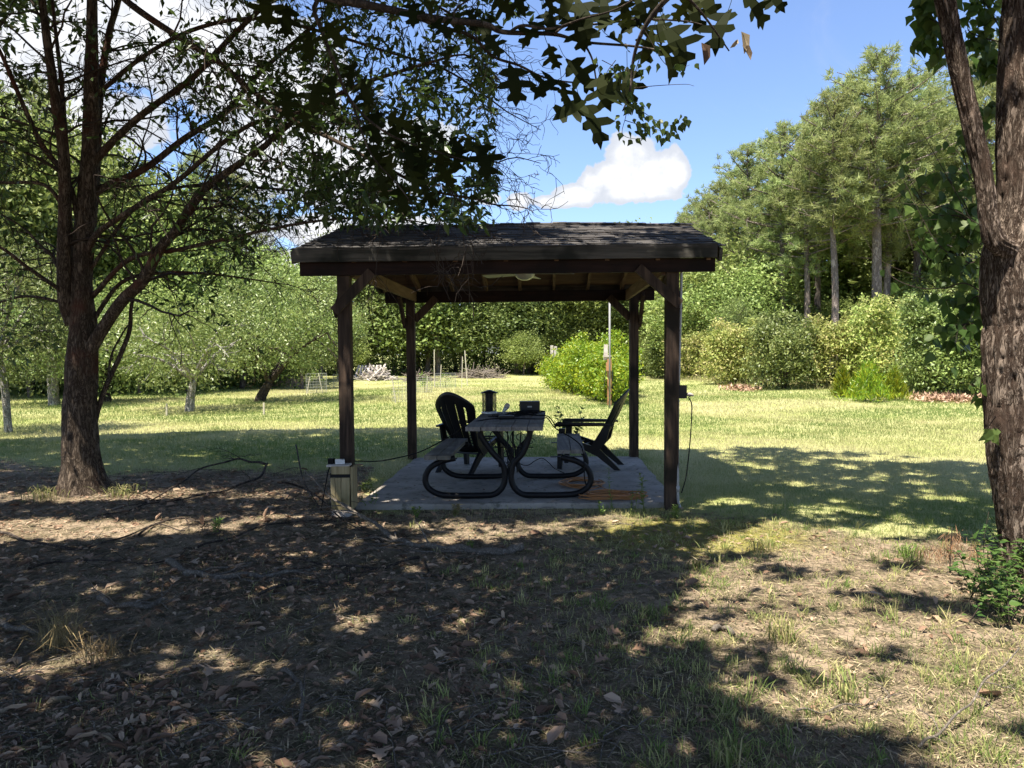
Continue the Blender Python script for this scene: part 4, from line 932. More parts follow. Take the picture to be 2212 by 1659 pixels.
        for i in range(nl):
            j = g.integers(0, len(P)); q = P[j]+g.normal(size=3)*.018; l = .022+.018*g.random()
            leaves(lf, q[None], npn(np.array([[g.normal()*.5, .1, -.7]])), npn(np.array([[g.normal()*.6, -.8, .4]])), l, l*.95, T_OV, g.random(1))
    part(tw, 'stem', M['twig'], vr, True); part(lf, 'leaves', M['rhomb'], vr)
right_tree()
# ------------------------------------------------------------------ fields beyond: orchard trees
def small_tree(name, bpx, bpy_, lean, h0, wid, cc, rad, n, per, leafm, barkm, label, cat='tree', group=None, seed=1, L=.085, Y=None, limbsn=6, kids=True, clump=.42):
    g = np.random.default_rng(seed)
    b = onground(bpx, bpy_) if Y is None else at(bpx, bpy_, Y)
    if Y is not None: b[2] = float(gh(b[0], b[1]))
    k = b[1]/1600; root = empty(name, tuple(b), label, cat, group)
    cx, cy = cc; C0 = at(cx, cy, b[1]); rx, ry = rad[0]*k, rad[1]*k
    fk = b+np.array([lean*k, 0, h0*k]); tr = MB()
    P = smoothline([b-[0, 0, .1], b+[0, 0, .05], (b+fk)/2+[g.normal()*.04, 0, 0], fk], 5); w = wid*k/2*.78
    tr.tube(P, np.linspace(w*1.25, w*.85, len(P)), 12, .15, seed)
    limbs, tw = [], []
    for i in range(limbsn):
        a = (i+g.random()*.6)*2*PI/limbsn; e = C0+np.array([math.cos(a)*rx*.7, math.sin(a)*rx*.7, (g.random()-.35)*ry*.9])
        mid = (fk+e)/2+np.array([0, 0, ry*.12]); Q = smoothline([fk-[0, 0, .02], mid, e], 5); rr = np.linspace(w*.6, w*.12, len(Q)); tr.tube(Q, rr, 7, .1, caps=False)
        for j in (4, 6, 8, 10): grow(limbs, tw, Q[j], npn(Q[j]-Q[j-1]+g.normal(size=3)*.6), rx*.4, w*.2, 1, g, 0, .8, (4, 3), .2, .006)
    tubes(tr, limbs, (3, 4, 5, 6)); part(tr, 'trunk', barkm, root, True)
    mb = MB(); crown(mb, C0, (rx, rx, ry), n, per, L, g, clump, low=b[2]+h0*k*.55, rough=.42, inner=.3)
    part(mb, 'crown', leafm, root); return root
small_tree('orchard_tree', 410, 889, 10, 70, 22, (405, 742), (150, 100), 230, 34, M['orchard'], M['bark_pale'], 'small pale barked orchard tree with yellow green crown, nearest on the left lawn', group='orchard trees on the lawn', seed=61, L=.085)
small_tree('orchard_tree', 562, 867, 22, 42, 26, (612, 690), (175, 118), 420, 36, M['orchard'], M['bark_dark'], 'orchard tree with dark leaning trunk and broad crown, beside the left front post', group='orchard trees on the lawn', seed=62, L=.095)
small_tree('orchard_tree', 18, 934, -14, 175, 19, (30, 690), (160, 160), 300, 34, M['far'], M['bark_pale'], 'slender pale grey trunked tree at the left edge of the picture', group='orchard trees on the lawn', seed=63, L=.08)
small_tree('orchard_tree', 117, 876, 0, 110, 26, (100, 720), (180, 120), 420, 34, M['orchard'], M['bark_pale'], 'brown trunked tree with low hanging bright crown behind the big left oak', group='orchard trees on the lawn', seed=64, L=.09)
small_tree('orchard_tree', 232, 868, 0, 60, 20, (250, 742), (130, 95), 320, 34, M['orchard'], M['bark_dark'], 'low bushy tree in shade just right of the big left oak', group='orchard trees on the lawn', seed=65, L=.09)

# woodland: prototypes then copies
def proto_leafy(seed, H, Rr, leafm, L=.19, n=520, per=26, barkm=None, low=.06, name='woodland_tree'):
    g = np.random.default_rng(seed); root = empty(name, (0, 0, 0), 'x', 'tree', 'broadleaf trees of the wood behind the lawn')
    tr = MB(); P = smoothline([[0, 0, -.2], [g.normal()*.1, 0, H*.25], [g.normal()*.2, g.normal()*.2, H*.55], [g.normal()*.2, 0, H*.88]], 6)
    tr.tube(P, np.linspace(.018*H, .02, len(P)), 9, .15, seed)
    for i in range(11):
        j = g.integers(5, len(P)-1); a = g.random()*2*PI; e = P[j]+np.array([math.cos(a), math.sin(a), .6+.4*g.random()])*Rr*(.5+.3*g.random())
        tr.tube(smoothline([P[j], (P[j]+e)/2+[0, 0, .1], e], 4), np.linspace(.006*H, .015, 9), 5, caps=False)
    tr.build('trunk', barkm or M['bark_far'], root, True)
    mb = MB()
    crown(mb, (0, 0, H*.62), (Rr*.85, Rr*.85, H*.40), int(n*.62), per, L, g, .75, low=H*low, rough=.45, inner=.45)
    for i in range(6):
        a = g.random()*2*PI; crown(mb, (math.cos(a)*Rr*.6, math.sin(a)*Rr*.6, H*(.28+.5*g.random())), (Rr*.45, Rr*.45, H*.15), int(n*.065), per, L, g, .7, low=H*low, rough=.4)
    mb.build('crown', leafm, root); return root
def proto_pine(seed, H, zb, Rr, nb=64, name='pine_tree', trunk=.0165):
    g = np.random.default_rng(seed); root = empty(name, (0, 0, 0), 'x', 'tree', 'tall pines at the edge of the wood')
    tr = MB(); P = smoothline([[0, 0, -.2], [g.normal()*.08, 0, H*.3], [g.normal()*.15, g.normal()*.15, H*.65], [g.normal()*.2, 0, H*.99]], 7)
    tr.tube(P, np.interp(np.linspace(0, 1, len(P)), [0, .5, 1], [trunk*H, trunk*H*.68, .03]), 12, .1, seed)
    mb = MB(); T = tmpl([(-.5,0,0),(.5,0,0),(0,1,0)]); tp, td, ts = [], [], []
    for i in range(nb):
        f = (i+g.random())/nb; z = zb*H+(1-zb)*H*.97*f; a = i*2.4+g.normal()*.4
        prof = (1-f**2.2)**.7*(.5+.7*g.random())*(1 if f > .15 else .6+f*2.5)
        if g.random() < .16: prof *= .35
        Lb = max(Rr*prof, .5); j = int(f*(1-zb)*len(P)+zb*len(P)); q = P[min(j, len(P)-1)].copy(); q[2] = z
        rise = .15+.5*f+g.normal()*.1; e = q+np.array([math.cos(a)*Lb, math.sin(a)*Lb, Lb*rise]); mid = (q+e)/2+[0, 0, -.05*Lb]
        Q = smoothline([q, mid, e], 5); tr.tube(Q, np.linspace(.03+.03*Lb/Rr, .016, len(Q)), 5, caps=False)
        for s in range(max(4, int(4.6*Lb))):
            t = .35+.65*g.random(); c = Q[min(int(t*(len(Q)-1)), len(Q)-1)]; off = rdir(1, g, .3)[0]*(.25+.55*g.random())*(.5+.5*Lb/Rr)
            cc = c+off; tp.append(cc); td.append(npn(off+npn(e-q)*.5+np.array([0, 0, .35]))); ts.append(.8+.4*g.random())
            if s % 3 == 0: tr.tube([c, (c+cc)/2+[0, 0, .03], cc], .010, 3, caps=False)
    tr.build('trunk', M['bark_far'], root, True)
    tp = np.array(tp); td = np.array(td); ts = np.array(ts); per = 34; n = len(tp)
    D = npn(np.repeat(td, per, 0)*.45+rdir(n*per, g)*.9); Pp = np.repeat(tp, per, 0)+g.normal(size=(n*per, 3))*.07
    tone = np.clip(np.repeat(g.random(n)*.6+.2, per)+g.normal(size=n*per)*.15, 0, 1); l = np.repeat(ts, per)*(.22+.14*g.random(n*per))
    leaves(mb, Pp, D, rdir(n*per, g), l, .042, T, tone)
    mb.build('crown', M['pine'], root); return root
def put(proto, px, Y, H0, topy, label, rz=0., w=1.0, first=set(), dz=0, group=None):
    """stand a copy at bearing px, depth Y, its top seen at height topy"""
    o = proto if proto.name not in first else copy_tree(proto)
    first.add(proto.name); b = at(px, 700, Y); z = float(gh(b[0], b[1])); Ht = at(px, topy, Y)[2]-z; s = Ht/H0
    o.location = (b[0], Y, z); o.rotation_euler.z = rz; o.scale = (s*w, s*w, s); o['label'] = label
    if group: o['group'] = group
    return o
pA = proto_pine(71, 16, .46, 3.5, 74); pB = proto_pine(72, 15, .40, 3.0, 64, trunk=.013); pC = proto_pine(73, 14, .50, 2.7, 52, trunk=.013)
lA = proto_leafy(81, 9, 3.0, M['far']); lB = proto_leafy(82, 8, 3.3, M['farlight']); lC = proto_leafy(83, 10, 2.8, M['far'], n=560); lD = proto_leafy(84, 6, 2.6, M['farlight'], n=420, per=26)
g = np.random.default_rng(90)
# pines at the right: (proto, bearing, depth, top, label)
pn_ = [(pA, 1893, 36, 108, 'tallest pine, thick pale trunk, standing out over the right hand shrubs'), (pB, 1915, 38, 190, 'pine close behind the tallest pine, its trunk just to the right'),
       (pC, 1800, 36, 205, 'pine with slim pale straight trunk left of the tallest pine'), (pB, 1740, 39, 262, 'pine with dense feathery crown third from the tallest'),
       (pC, 1690, 40, 275, 'pine of which the thin trunk shows above the middle of the shrub row'), (pB, 1618, 44, 315, 'pine with dark open crown stepping down toward the pavilion'),
       (pA, 1555, 48, 395, 'shorter pine on the falling skyline right of the roof'), (pC, 1500, 52, 438, 'small distant pine just clear of the roof end'), (pB, 1468, 58, 462, 'lowest distant pine touching the roof end on the skyline'),
       (pA, 1978, 40, 205, 'pine with airy crown right of the tallest pine'), (pC, 2030, 43, 235, 'pine with drooping boughs beside the leaning tree stem'), (pB, 2100, 38, 120, 'pine seen in the gap between the two stems of the right tree'),
       (pA, 2185, 41, 60, 'pine mostly hidden behind the thick right trunk'), (pC, 1765, 43, 235, 'pine crowding the skyline left of the tall airy ones'), (pA, 1590, 50, 370, 'pine behind the stepped skyline right of the roof'), (pB, 1950, 46, 170, 'pine half hidden behind the tallest crown'), (pC, 1530, 47, 430, 'slim pine on the low skyline near the roof end'), (pC, 2260, 38, 40, 'pine beyond the right edge tree'), (pB, 1845, 46, 170, 'pine filling in behind the slim trunked one'), (pC, 1660, 50, 300, 'pine deep in the wood behind the middle of the skyline'),
       (pA, 505, 44, 372, 'grey green pine rising over the orchard trees at left'), (pB, 430, 46, 330, 'taller pine behind the branches of the left oak'), (pC, 585, 52, 545, 'low pine top in the gap left of the roof'), (pA, 90, 40, 180, 'tall pine seen through the upper branches at far left'),
       (pB, 1210, 54, 560, 'pine trunk in the far wood seen under the roof'), (pC, 1085, 56, 560, 'slim pine in the far wood left of the bright vine row')]
for i, (p, px, Y, ty, lab) in enumerate(pn_): put(p, px, Y, {pA: 16, pB: 15, pC: 14}[p], ty, lab, g.random()*6.28, 1.12)
hts = {lA: 9, lB: 8, lC: 10, lD: 6}
lf_ = []
for i, px in enumerate(range(470, 1480, 62)):   # far treeline behind the pavilion
    lf_.append(([lA, lC, lB, lA, lC][i % 5], px+g.normal()*12, 50+g.random()*5, 560+g.normal()*25 if px < 700 else 520+g.normal()*20))
for i, px in enumerate(range(720, 1500, 90)): lf_.append(([lA, lC, lA, lC][i % 4], px+g.normal()*25, 49+g.random()*4, 600+g.normal()*60))
for px in (745, 1130, 1400): lf_.append((lD, px, 47, 715))
for px, Y, ty in [(520,34,520),(600,38,600),(690,40,600),(430,33,450),(340,31,360),(250,30,300),(160,29,250),(60,28,230),(-30,27,200),(-120,26,150),(390,38,560),(120,36,330),(10,33,300),(560,42,640),(650,33,650),(730,42,640),(-80,24,560),(300,27,600),(60,25,640),(400,29,640)]:
    lf_.append(([lB, lA, lC, lB][int(px) % 4], px, Y, ty))
for px, Y, ty in [(1500,46,560),(1560,43,520),(1600,40,560),(1640,41,600),(1530,40,640),(1590,36,650),(1480,42,620),(1700,48,480),(1780,50,420),(1860,50,420),(1930,50,400),(2000,48,420),(2070,44,400),(2140,42,420),(2210,42,350),(1720,42,650),(1830,43,640),(1950,44,610),(2050,38,560),(2120,36,520),(2230,34,560),(2300,34,400)]:
    lf_.append(([lB, lD, lA, lB, lC][int(px/10) % 5], px, Y, ty))
for i, (p, px, Y, ty) in enumerate(lf_):
    side = 'in the wood at the left of the lawn' if px < 690 else ('in the far wood seen beneath the roof' if px < 1490 else 'in the wood at the right of the lawn')
    put(p, px, Y, hts[p], ty, 'leafy green tree '+side, g.random()*6.28, 1.25 if ty > 400 else .9, group='broadleaf trees '+side)
# undergrowth filling below the woods
def undergrowth():
    g = np.random.default_rng(95); mb = MB(); C_ = []
    for px, Y, ty in [(x_, 56, 700) for x_ in range(440, 1500, 22)]+[(x_, 61, 640) for x_ in range(420, 1520, 18)]+[(x_, 53, 740) for x_ in range(440, 1480, 20)]+[(x_, 45+(1500-x_)*-.004, 640) for x_ in range(1480, 2350, 20)]+[(x_, 36, 745) for x_ in range(-150, 620, 20)]+[(x_, 30, 800) for x_ in range(-150, 420, 24)]:
        b = at(px, 762, Y+g.normal()*1.5); H = at(px, ty+g.normal()*20, Y)[2]; z = g.random(20)**1.1*H
        for q in z: C_.append((b[0]+g.normal()*.7, b[1]+g.normal()*1.0, q))
    C_ = np.array(C_); per = 22; P = np.repeat(C_, per, 0)+g.normal(size=(len(C_)*per, 3))*np.array([.5, .6, .4]); P[:, 2] = np.maximum(P[:, 2], .05); m = len(P)
    leaves(mb, P, rdir(m, g), rdir(m, g, .6), .2, .11, T_DIA, np.clip(g.random(m)*.6, 0, 1))
    tag(mb.build('undergrowth', M['far']), 'dark green undergrowth filling the foot of the woods', 'undergrowth', kind='stuff')
undergrowth()
for i in range(26):   # bare trunks inside the right wood and the far wood
    px = [1655,1712,1758,1775,1818,1840,1862,1925,1945,1962,1990,2010,1735,1640,2060,1898,800,905,985,1040,1120,1240,1300,1150,870,750][i]; Y = 46+g.random()*6 if px > 1500 else 53
    b = at(px, 762, Y); H = at(px, 520 if px > 1500 else 660, Y)[2]; w = .12+.08*g.random()
    o = MB().tube(smoothline([[b[0], Y, -.1], [b[0]+g.normal()*.1, Y, H*.5], [b[0]+g.normal()*.25, Y, H]], 5), np.linspace(w, w*.6, 11), 8, .1).build('tree_trunk', M['bark_far'], None, True)
    tag(o, 'bare grey trunk among the pines of the right wood' if px > 1500 else 'bare grey trunk in the far wood beneath the roof', 'tree trunk', 'bare trunks in the right wood' if px > 1500 else 'bare trunks in the far wood')

# ------------------------------------------------------------------ shrubs along the right of the lawn
def shrub(px, py, wpx, top, leafm, label, seed, name='shrub', L=.12, n=None, group=None, cat='shrub', depthr=None, per=22, clump=.42):
    g = np.random.default_rng(seed); b = onground(px, py); k = b[1]/1600; H = at(px, top, b[1])[2]-b[2]; rx = wpx*k/2; ry = depthr or rx*.8
    root = empty(name, tuple(b), label, cat, group); st = MB()
    for i in range(9):
        a = g.random()*2*PI; e = b+np.array([math.cos(a)*rx*.6, math.sin(a)*ry*.6, H*(.6+.3*g.random())])
        st.tube(smoothline([b+[math.cos(a)*.1, math.sin(a)*.1, -.05], (b+e)/2+[0, 0, H*.08], e], 4), np.linspace(.03, .008, 9), 5, caps=False)
    part(st, 'stems', M['bark_dark'], root, True)
    mb = MB(); n = n or int(105*rx*H); crown(mb, b+np.array([0, 0, H*.46]), (rx, ry, H*.56), n, per, L, g, clump, low=b[2]+.03, rough=.62, inner=.5)
    for i in range(16):     # upright sprays breaking the outline
        a = g.random()*2*PI; c = b+np.array([math.cos(a)*rx*.65, math.sin(a)*ry*.5, H*(.62+.42*g.random())]); crown(mb, c, (.30, .30, .5), 14, per, L, g, .22, rough=.4)
    part(mb, 'foliage', leafm, root); return root
G_ = 'shrubs in a row along the right of the lawn'
for i, (px, py, w, top, m, lab) in enumerate([(1500,823,110,735,'bush','rounded shrub next to the pavilion end of the row'),(1440,817,110,730,'far','dark low shrub seen between the right posts'),(1585,830,130,712,'bush','yellow tinged shrub second from the pavilion end'),
        (1690,840,150,700,'orchard','shrub with dark hollow at its foot in the middle of the row'),(1800,838,150,700,'bush','broad yellow green shrub beneath the pine trunks'),(1915,842,170,668,'bush','tall arching yellow green shrub right of the pine trunks'),
        (2020,852,160,665,'orchard','tall shrub beside the leaves of the right tree'),(2110,858,140,672,'farlight','green shrub meeting the thick right trunk'),(2230,862,160,640,'bush','shrub behind the thick right trunk'),
        (1640,818,120,700,'farlight','small green shrub set back in the row'),(1960,825,200,690,'farlight','green shrub set back behind the tall arching one'),(1750,815,160,720,'farlight','pale leafy shrub set back below the pines'),(1545,815,120,690,'farlight','loose green shrub set back near the pavilion')]):
    shrub(px, py, w, top, M[m], lab, 120+i, group=G_)
for i, (px, py, w, top, lab) in enumerate([(1875,868,84,785,'feathery light green weed clump in front of the shrubs'),(1930,865,50,800,'second feathery weed clump just right of the tallest one'),(1820,858,40,800,'small feathery weed clump left of the tallest one')]):
    gg = np.random.default_rng(140+i); b = onground(px, py); k = b[1]/1600; H = at(px, top, b[1])[2]; n = 1500; mb = MB()
    q = gg.normal(size=(n, 2))*w*k*.22; z = gg.random(n)**.8*H*np.clip(1.1-np.hypot(q[:, 0], q[:, 1])/(w*k*.6), .2, 1); P = np.stack([b[0]+q[:, 0], b[1]+q[:, 1], b[2]+z], -1)
    leaves(mb, P, rdir(n, gg, 1.6), rdir(n, gg), .20, .024, T_DIA, gg.random(n))
    tag(mb.build('weed_clump', M['vine']), lab, 'weed', 'feathery weeds before the shrubs')
# rough grass fringe before the shrubs
gg = np.random.default_rng(150); mb = MB(); xs, ys, hs = [], [], []
for px, py in zip(np.interp(gg.random(26000), [0, 1], [1440, 2420]), gg.normal(size=26000)*4): 
    yy = np.interp(px, [1440, 1600, 1800, 2000, 2200, 2400], [822, 836, 846, 858, 866, 872])+py; Yd = 2400/(yy-762); xs.append((px-1106)*Yd/1600); ys.append(Yd)
xs = np.array(xs); ys = np.array(ys); blades(mb, xs, ys, .12+.25*gg.random(len(xs))*fbm(xs*.7, ys*.7)*1.6, np.full(len(xs), .02), gg, .7, np.clip(.45+gg.random(len(xs))*.5, 0, 1))
yy = []
tag(mb.build('rough_grass', M['grass']), 'long straw coloured grass along the foot of the right shrubs', 'grass', kind='stuff')
# mulch patch
gg = np.random.default_rng(151); mb = MB()
for px, py, w, n in ((2050, 866, 75, 1500), (1600, 842, 40, 500)):
    b = onground(px, py); k = b[1]/1600; q = gg.normal(size=(n, 2))*np.array([w*k*.45, .5]); P = np.stack([b[0]+q[:, 0], b[1]+q[:, 1], gh(b[0]+q[:, 0], b[1]+q[:, 1])+.02+.08*gg.random(n)], -1)
    leaves(mb, P, rdir(n, gg), rdir(n, gg, 2), .16, .06, T_DIA, gg.random(n))
tag(mb.build('mulch', M['mulch']), 'reddish bark mulch in patches before the shrubs', 'mulch', kind='stuff')

# ------------------------------------------------------------------ bright vine row and its posts
def vine_row():
    g = np.random.default_rng(160); b = onground(1270, 862); root = empty('vine_row', tuple(b), 'bright yellow green vine thicket in the middle of the lawn, trained on wooden posts', 'vine')
    mb = MB(); st = MB()
    for px, Y, top, w in [(1325, 20.6, 800, 70), (1300, 22, 765, 90), (1335, 23.5, 750, 80), (1275, 24, 752, 95), (1240, 26, 750, 85), (1222, 28.5, 760, 75), (1198, 31, 772, 46), (1305, 26.5, 745, 90), (1345, 26, 760, 50)]:
        c = at(px, 762, Y); H = at(px, top, Y)[2]; k = Y/1600; z0 = float(gh(c[0], Y)); rx = w*k/2
        crown(mb, (c[0], Y, z0+H*.5), (rx, 1.0, H*.54), int(150*rx*H*1.2), 26, .095, g, .3, low=z0+.05, rough=.65, inner=.45)
        for i in range(9):
            a = g.random()*2*PI; crown(mb, (c[0]+math.cos(a)*rx*.8, Y+math.sin(a)*.7, z0+H*(.35+.75*g.random())), (.22, .22, .34), 8, 20, .09, g, .16, low=z0+.05)
        for i in range(3): part(MB().tube(smoothline([[c[0]+g.normal()*.15, Y+g.normal()*.2, z0-.05], [c[0]+g.normal()*.2, Y, z0+H*.4], [c[0]+g.normal()*.3, Y, z0+H*.9]], 4), np.linspace(.03, .01, 9), 5, caps=False), 'stem', M['bark_dark'], root, True)
    part(mb, 'foliage', M['vine'], root)
vine_row()
def upright(name, m, px, pb, pt, w, label, cat, group=None, Y=None, lean=0, d=None):
    b = onground(px, pb) if Y is None else at(px, pb, Y); Y = b[1]; k = Y/1600; z0 = float(gh(b[0], Y)); t = at(px+lean, pt, Y)
    return tag(MB().bar((b[0], Y, z0-.1), t, w*k, (d or w)*k, (0, 1, 0)).build(name, m), label, cat, group)
tp = empty('trellis_post', tuple(onground(1316, 876)), 'rust coloured trellis post with grey wooden head in front of the vine', 'post')
b = np.array(tp.location); Y = b[1]; k = Y/1600
part(MB().bar(b-[0, 0, .1], at(1316, 775, Y), .10, .10, (0, 1, 0)), 'post', M['rust'], tp)
part(MB().bar(at(1308, 778, Y+.05), at(1309, 744, Y+.05), .10, .09, (0, 1, 0)), 'head_block', M['crate'], tp)
part(MB().bar(at(1303, 769, Y), at(1320, 769, Y), .05, .05), 'cross_arm', M['crate'], tp)
part(MB().box(at(1315, 792, Y-.07), (.14, .08, .22)), 'birdhouse', M['rust'], tp)
part(MB().tube([at(1308, 800, Y-.1), at(1306, 830, Y-.1), at(1310, 860, Y-.1)], .012, 6).tube([at(1322, 800, Y-.1), at(1324, 835, Y-.1), at(1320, 865, Y-.1)], .012, 6), 'hose', M['rubber'], tp, True)
tag(MB().tube([onground(1317, 882)-np.array([0, 0, .1]), at(1317, 640, onground(1317, 882)[1])], .025, 10).build('metal_pole', M['galv'], smooth=True), 'thin tall grey metal pole rising beside the trellis post', 'pole')
upright('wooden_post', M['crate'], 1192, 800, 746, 6, 'left of two pale posts at the far end of the vine', 'post', 'far posts of the vine row', Y=33)
upright('wooden_post', M['crate'], 1200, 800, 748, 6, 'right of two pale posts at the far end of the vine', 'post', 'far posts of the vine row', Y=33)
# ------------------------------------------------------------------ wire cages, stakes, piles
def cage(px, py, wpx, top, stakes, lab, sap=True, seed=0):
    g = np.random.default_rng(seed); b = onground(px, py); Y = b[1]; k = Y/1600; r = wpx*k/2; H = at(px, top, Y)[2]-b[2]
    root = empty('wire_cage', tuple(b), lab, 'wire cage', 'wire cages round young trees on the lawn'); mb = MB()
    nv = 20; w = .005*max(1, Y/24)
    for i in range(nv): a = i*2*PI/nv; p = b+[r*math.cos(a), r*math.sin(a), 0]; mb.bar(p, p+[0, 0, H], w, w, (0, 1, 0))
    for j in range(8):
        a = np.linspace(0, 2*PI, 25); mb.tube(np.stack([b[0]+r*np.cos(a), b[1]+r*np.sin(a), b[2]+.04+H*j/7.5+a*0], -1), w*.55, 3, caps=False)
    part(mb, 'wire_mesh', M['wire'], root)
    for sx, sb, stt, ln in stakes:
        part(MB().bar(at(sx, sb, Y-r*.6)-[0, 0, .05], at(sx+ln, stt, Y-r*.6), .026*max(1, Y/26), .026, (0, 1, 0)), 'stake', M['stake'], root)
    if sap:
        st = MB(); st.tube(smoothline([b, b+[.03, 0, H*.6], b+[0, 0, H*1.15]], 4), np.linspace(.012, .005, 9), 5)
        part(st, 'sapling_stem', M['bark_dark'], root); m2 = MB(); crown(m2, b+[0, 0, H*.85], (r*.6, r*.6, H*.35), 10, 14, .07, g, .12); part(m2, 'sapling_leaves', M['weed'], root)
cage(684, 850, 44, 806, [(662,855,808,8),(698,852,806,-10)], 'wire cage with two leaning pale stakes left of the front post', seed=1)
cage(735, 838, 30, 808, [(744,842,812,-8)], 'wire cage with one pale stake close to the left front post', seed=2)
cage(873, 868, 52, 818, [(857,884,822,-9)], 'tall wire cage with crooked pale stake seen between the left posts', sap=False, seed=3)
cage(916, 848, 36, 815, [(921,860,812,2)], 'wire cage with rough stake just right of the left back post', seed=4)
cage(962, 838, 46, 806, [(950,842,788,3),(997,846,770,2)], 'wire cage flanked by tall thin stakes above the left chair', seed=5)
upright('stake', M['stake'], 1010, 834, 757, 2.0, 'tall thin leaning stake above the left chair', 'stake', lean=-6)
upright('stake', M['stake'], 938, 838, 755, 1.8, 'tall thin pole in front of the far wood', 'stake')
upright('stake', M['stake'], 360, 898, 872, 3.4, 'short pale stake right of the nearest orchard tree shadow', 'stake')
upright('stake', M['stake'], 570, 896, 870, 3.4, 'short pale stake in front of the leaning orchard tree', 'stake')
def pile(name, px, py, wpx, hpx, m, lab, n, Ls, th, seed, cat='wood pile', pale=False):
    g = np.random.default_rng(seed); b = onground(px, py); k = b[1]/1600; w = wpx*k/2; h = hpx*k; mb = MB()
    for i in range(n):
        u = g.normal()*.4; z = b[2]+h*max(0, 1-abs(u)*1.1)*g.random(); c = b+np.array([u*w, g.normal()*w*.3, 0]); c[2] = z; d = npn(np.array([g.normal(), g.normal()*.6, g.normal()*.3])); l = Ls*(.5+g.random())
        if th > .03: mb.bar(c-d*l/2, c+d*l/2, th*(.7+.8*g.random()), th*.6)
        else: mb.tube([c-d*l/2, c+rdir(1, g)[0]*.05, c+d*l/2], th*(.5+g.random()), 4)
    return tag(mb.build(name, m), lab, cat)
pile('wood_pile', 812, 820, 95, 20, M['crate'], 'heap of weathered grey boards and pallets on the far lawn', 90, 1.0, .07, 171)
pile('brush_pile', 1035, 816, 120, 14, M['deadwood'], 'low heap of cut grey branches at the foot of the far wood', 220, 1.2, .018, 172, 'brush pile')
pile('brush_pile', 905, 822, 70, 12, M['deadwood'], 'small brush heap behind the left back post', 120, .9, .018, 173, 'brush pile')
pl = empty('pallet', tuple(onground(795, 822)), 'weathered wooden pallet leaning on the board heap', 'pallet'); b = np.array(pl.location)
for i in range(8): part(MB().bar(b+[-.7+.2*i, -.2, 0], b+[-.5+.2*i, .1, .75], .09, .02, (0, 1, 0)), 'slat', M['crate'], pl)
for z in (.1, .6): part(MB().bar(b+[-.72+z*.2, -.17+z*.35, z], b+[.85+z*.2, -.17+z*.35, z], .04, .09, (0, 0, 1)), 'rail', M['crate'], pl)
def mound():
    g = np.random.default_rng(174); b = onground(622, 834); k = b[1]/1600; a = np.linspace(0, 2*PI, 36, endpoint=False); mb = MB(); rings = 12; V = []
    for i in range(rings+1):
        t = i/rings
        for q in a: n = 1+.25*(fbm(np.cos(q)*2+5, np.sin(q)*2+t*3)-.5); V.append(b+np.array([math.cos(q)*38*k*t*n, math.sin(q)*38*k*t*n, 30*k*(1-t)**1.1*n-.03]))
    V = np.array(V); i = np.arange(rings)[:, None]*36; j = np.arange(36)[None]; mb.add(V, np.stack([i+j, i+(j+1) % 36, i+36+(j+1) % 36, i+36+j], -1).reshape(-1, 4))
    m, gg_, bb = mat('mound earth', .97, .05); n_ = gg_.noise(ocoord(gg_), 4, 6, .7); gg_.l.new(gg_.mix(gg_.sstep(n_, .35, .65), (.16,.13,.08), (.40,.28,.18)), bb.inputs['Base Color']); bump(gg_, bb, n_, 1, .1)
    tag(mb.build('dirt_mound', m, None, True), 'brown heap of earth and straw beside the leaning orchard tree', 'mound')
mound()

# ------------------------------------------------------------------ fallen branches
def fallen(pts, r0, r1, lab, seed, side=8, m='deadwood', zz=.02, hts_=None, sl=.5):
    g = np.random.default_rng(seed); P = []
    for i, (px, py) in enumerate(pts): q = onground(px, py); q[2] += zz+(hts_[i] if hts_ else 0); P.append(q)
    Q = smoothline(P, 7); Q[:, 2] += .01*np.sin(np.arange(len(Q))*.7); mb = MB(); rad = np.linspace(r0, r1, len(Q))*(1+.04*g.normal(size=len(Q))); mb.tube(Q, rad, 10, .08, seed)
    for i in range(side):
        j = g.integers(len(Q)//5, len(Q)-1); ax = npn(Q[min(j+1, len(Q)-1)]-Q[j-1]); s = npn(np.cross(ax, [0, 0, 1]))*g.choice([-1, 1]); L = sl*(.4+g.random())
        T = [Q[j]]
        d = npn(ax*.7+s*.7+np.array([0, 0, .15]))
        for _ in range(6): d = npn(d+g.normal(size=3)*.25-np.array([0, 0, .06])); q = T[-1]+d*L/6; q[2] = max(q[2], float(gh(q[0], q[1]))+.012); T.append(q)
        T = np.array(T); rr = np.linspace(max(rad[j]*.45, .003), .0015, len(T)); mb.tube(T, rr, 5, caps=False)
        for _ in range(2):
            jj = g.integers(2, 6); d2 = npn(npn(T[jj]-T[jj-1])+g.normal(size=3)*.7); d2[2] = abs(d2[2])*.4; mb.tube([T[jj], T[jj]+d2*L*.2, T[jj]+d2*L*.35+g.normal(size=3)*.02], [rr[jj]*.7, .0015, .001], 4, caps=False)
    return tag(mb.build('fallen_branch', M[m], None, True), lab, 'branch', 'fallen branches on the bare ground')
fallen([(1125,1188),(1090,1197),(1040,1198),(990,1190),(940,1188),(890,1180),(850,1172),(800,1150),(750,1130),(700,1105),(660,1070)], .034, .006, 'thick smooth branch with curved butt end lying before the slab', 201, 12, hts_=[0,0,0,0,0,0,.02,.08,.12,.18,.25], sl=.6)
fallen([(365,1218),(400,1240),(450,1250),(540,1250),(600,1247),(680,1232)], .027, .010, 'bowed branch lying left of centre in the leaf litter', 202, 9)
fallen([(215,1298),(250,1312),(310,1316),(360,1302)], .022, .011, 'short curved branch in the dark litter, lower left', 203, 5, sl=.3)
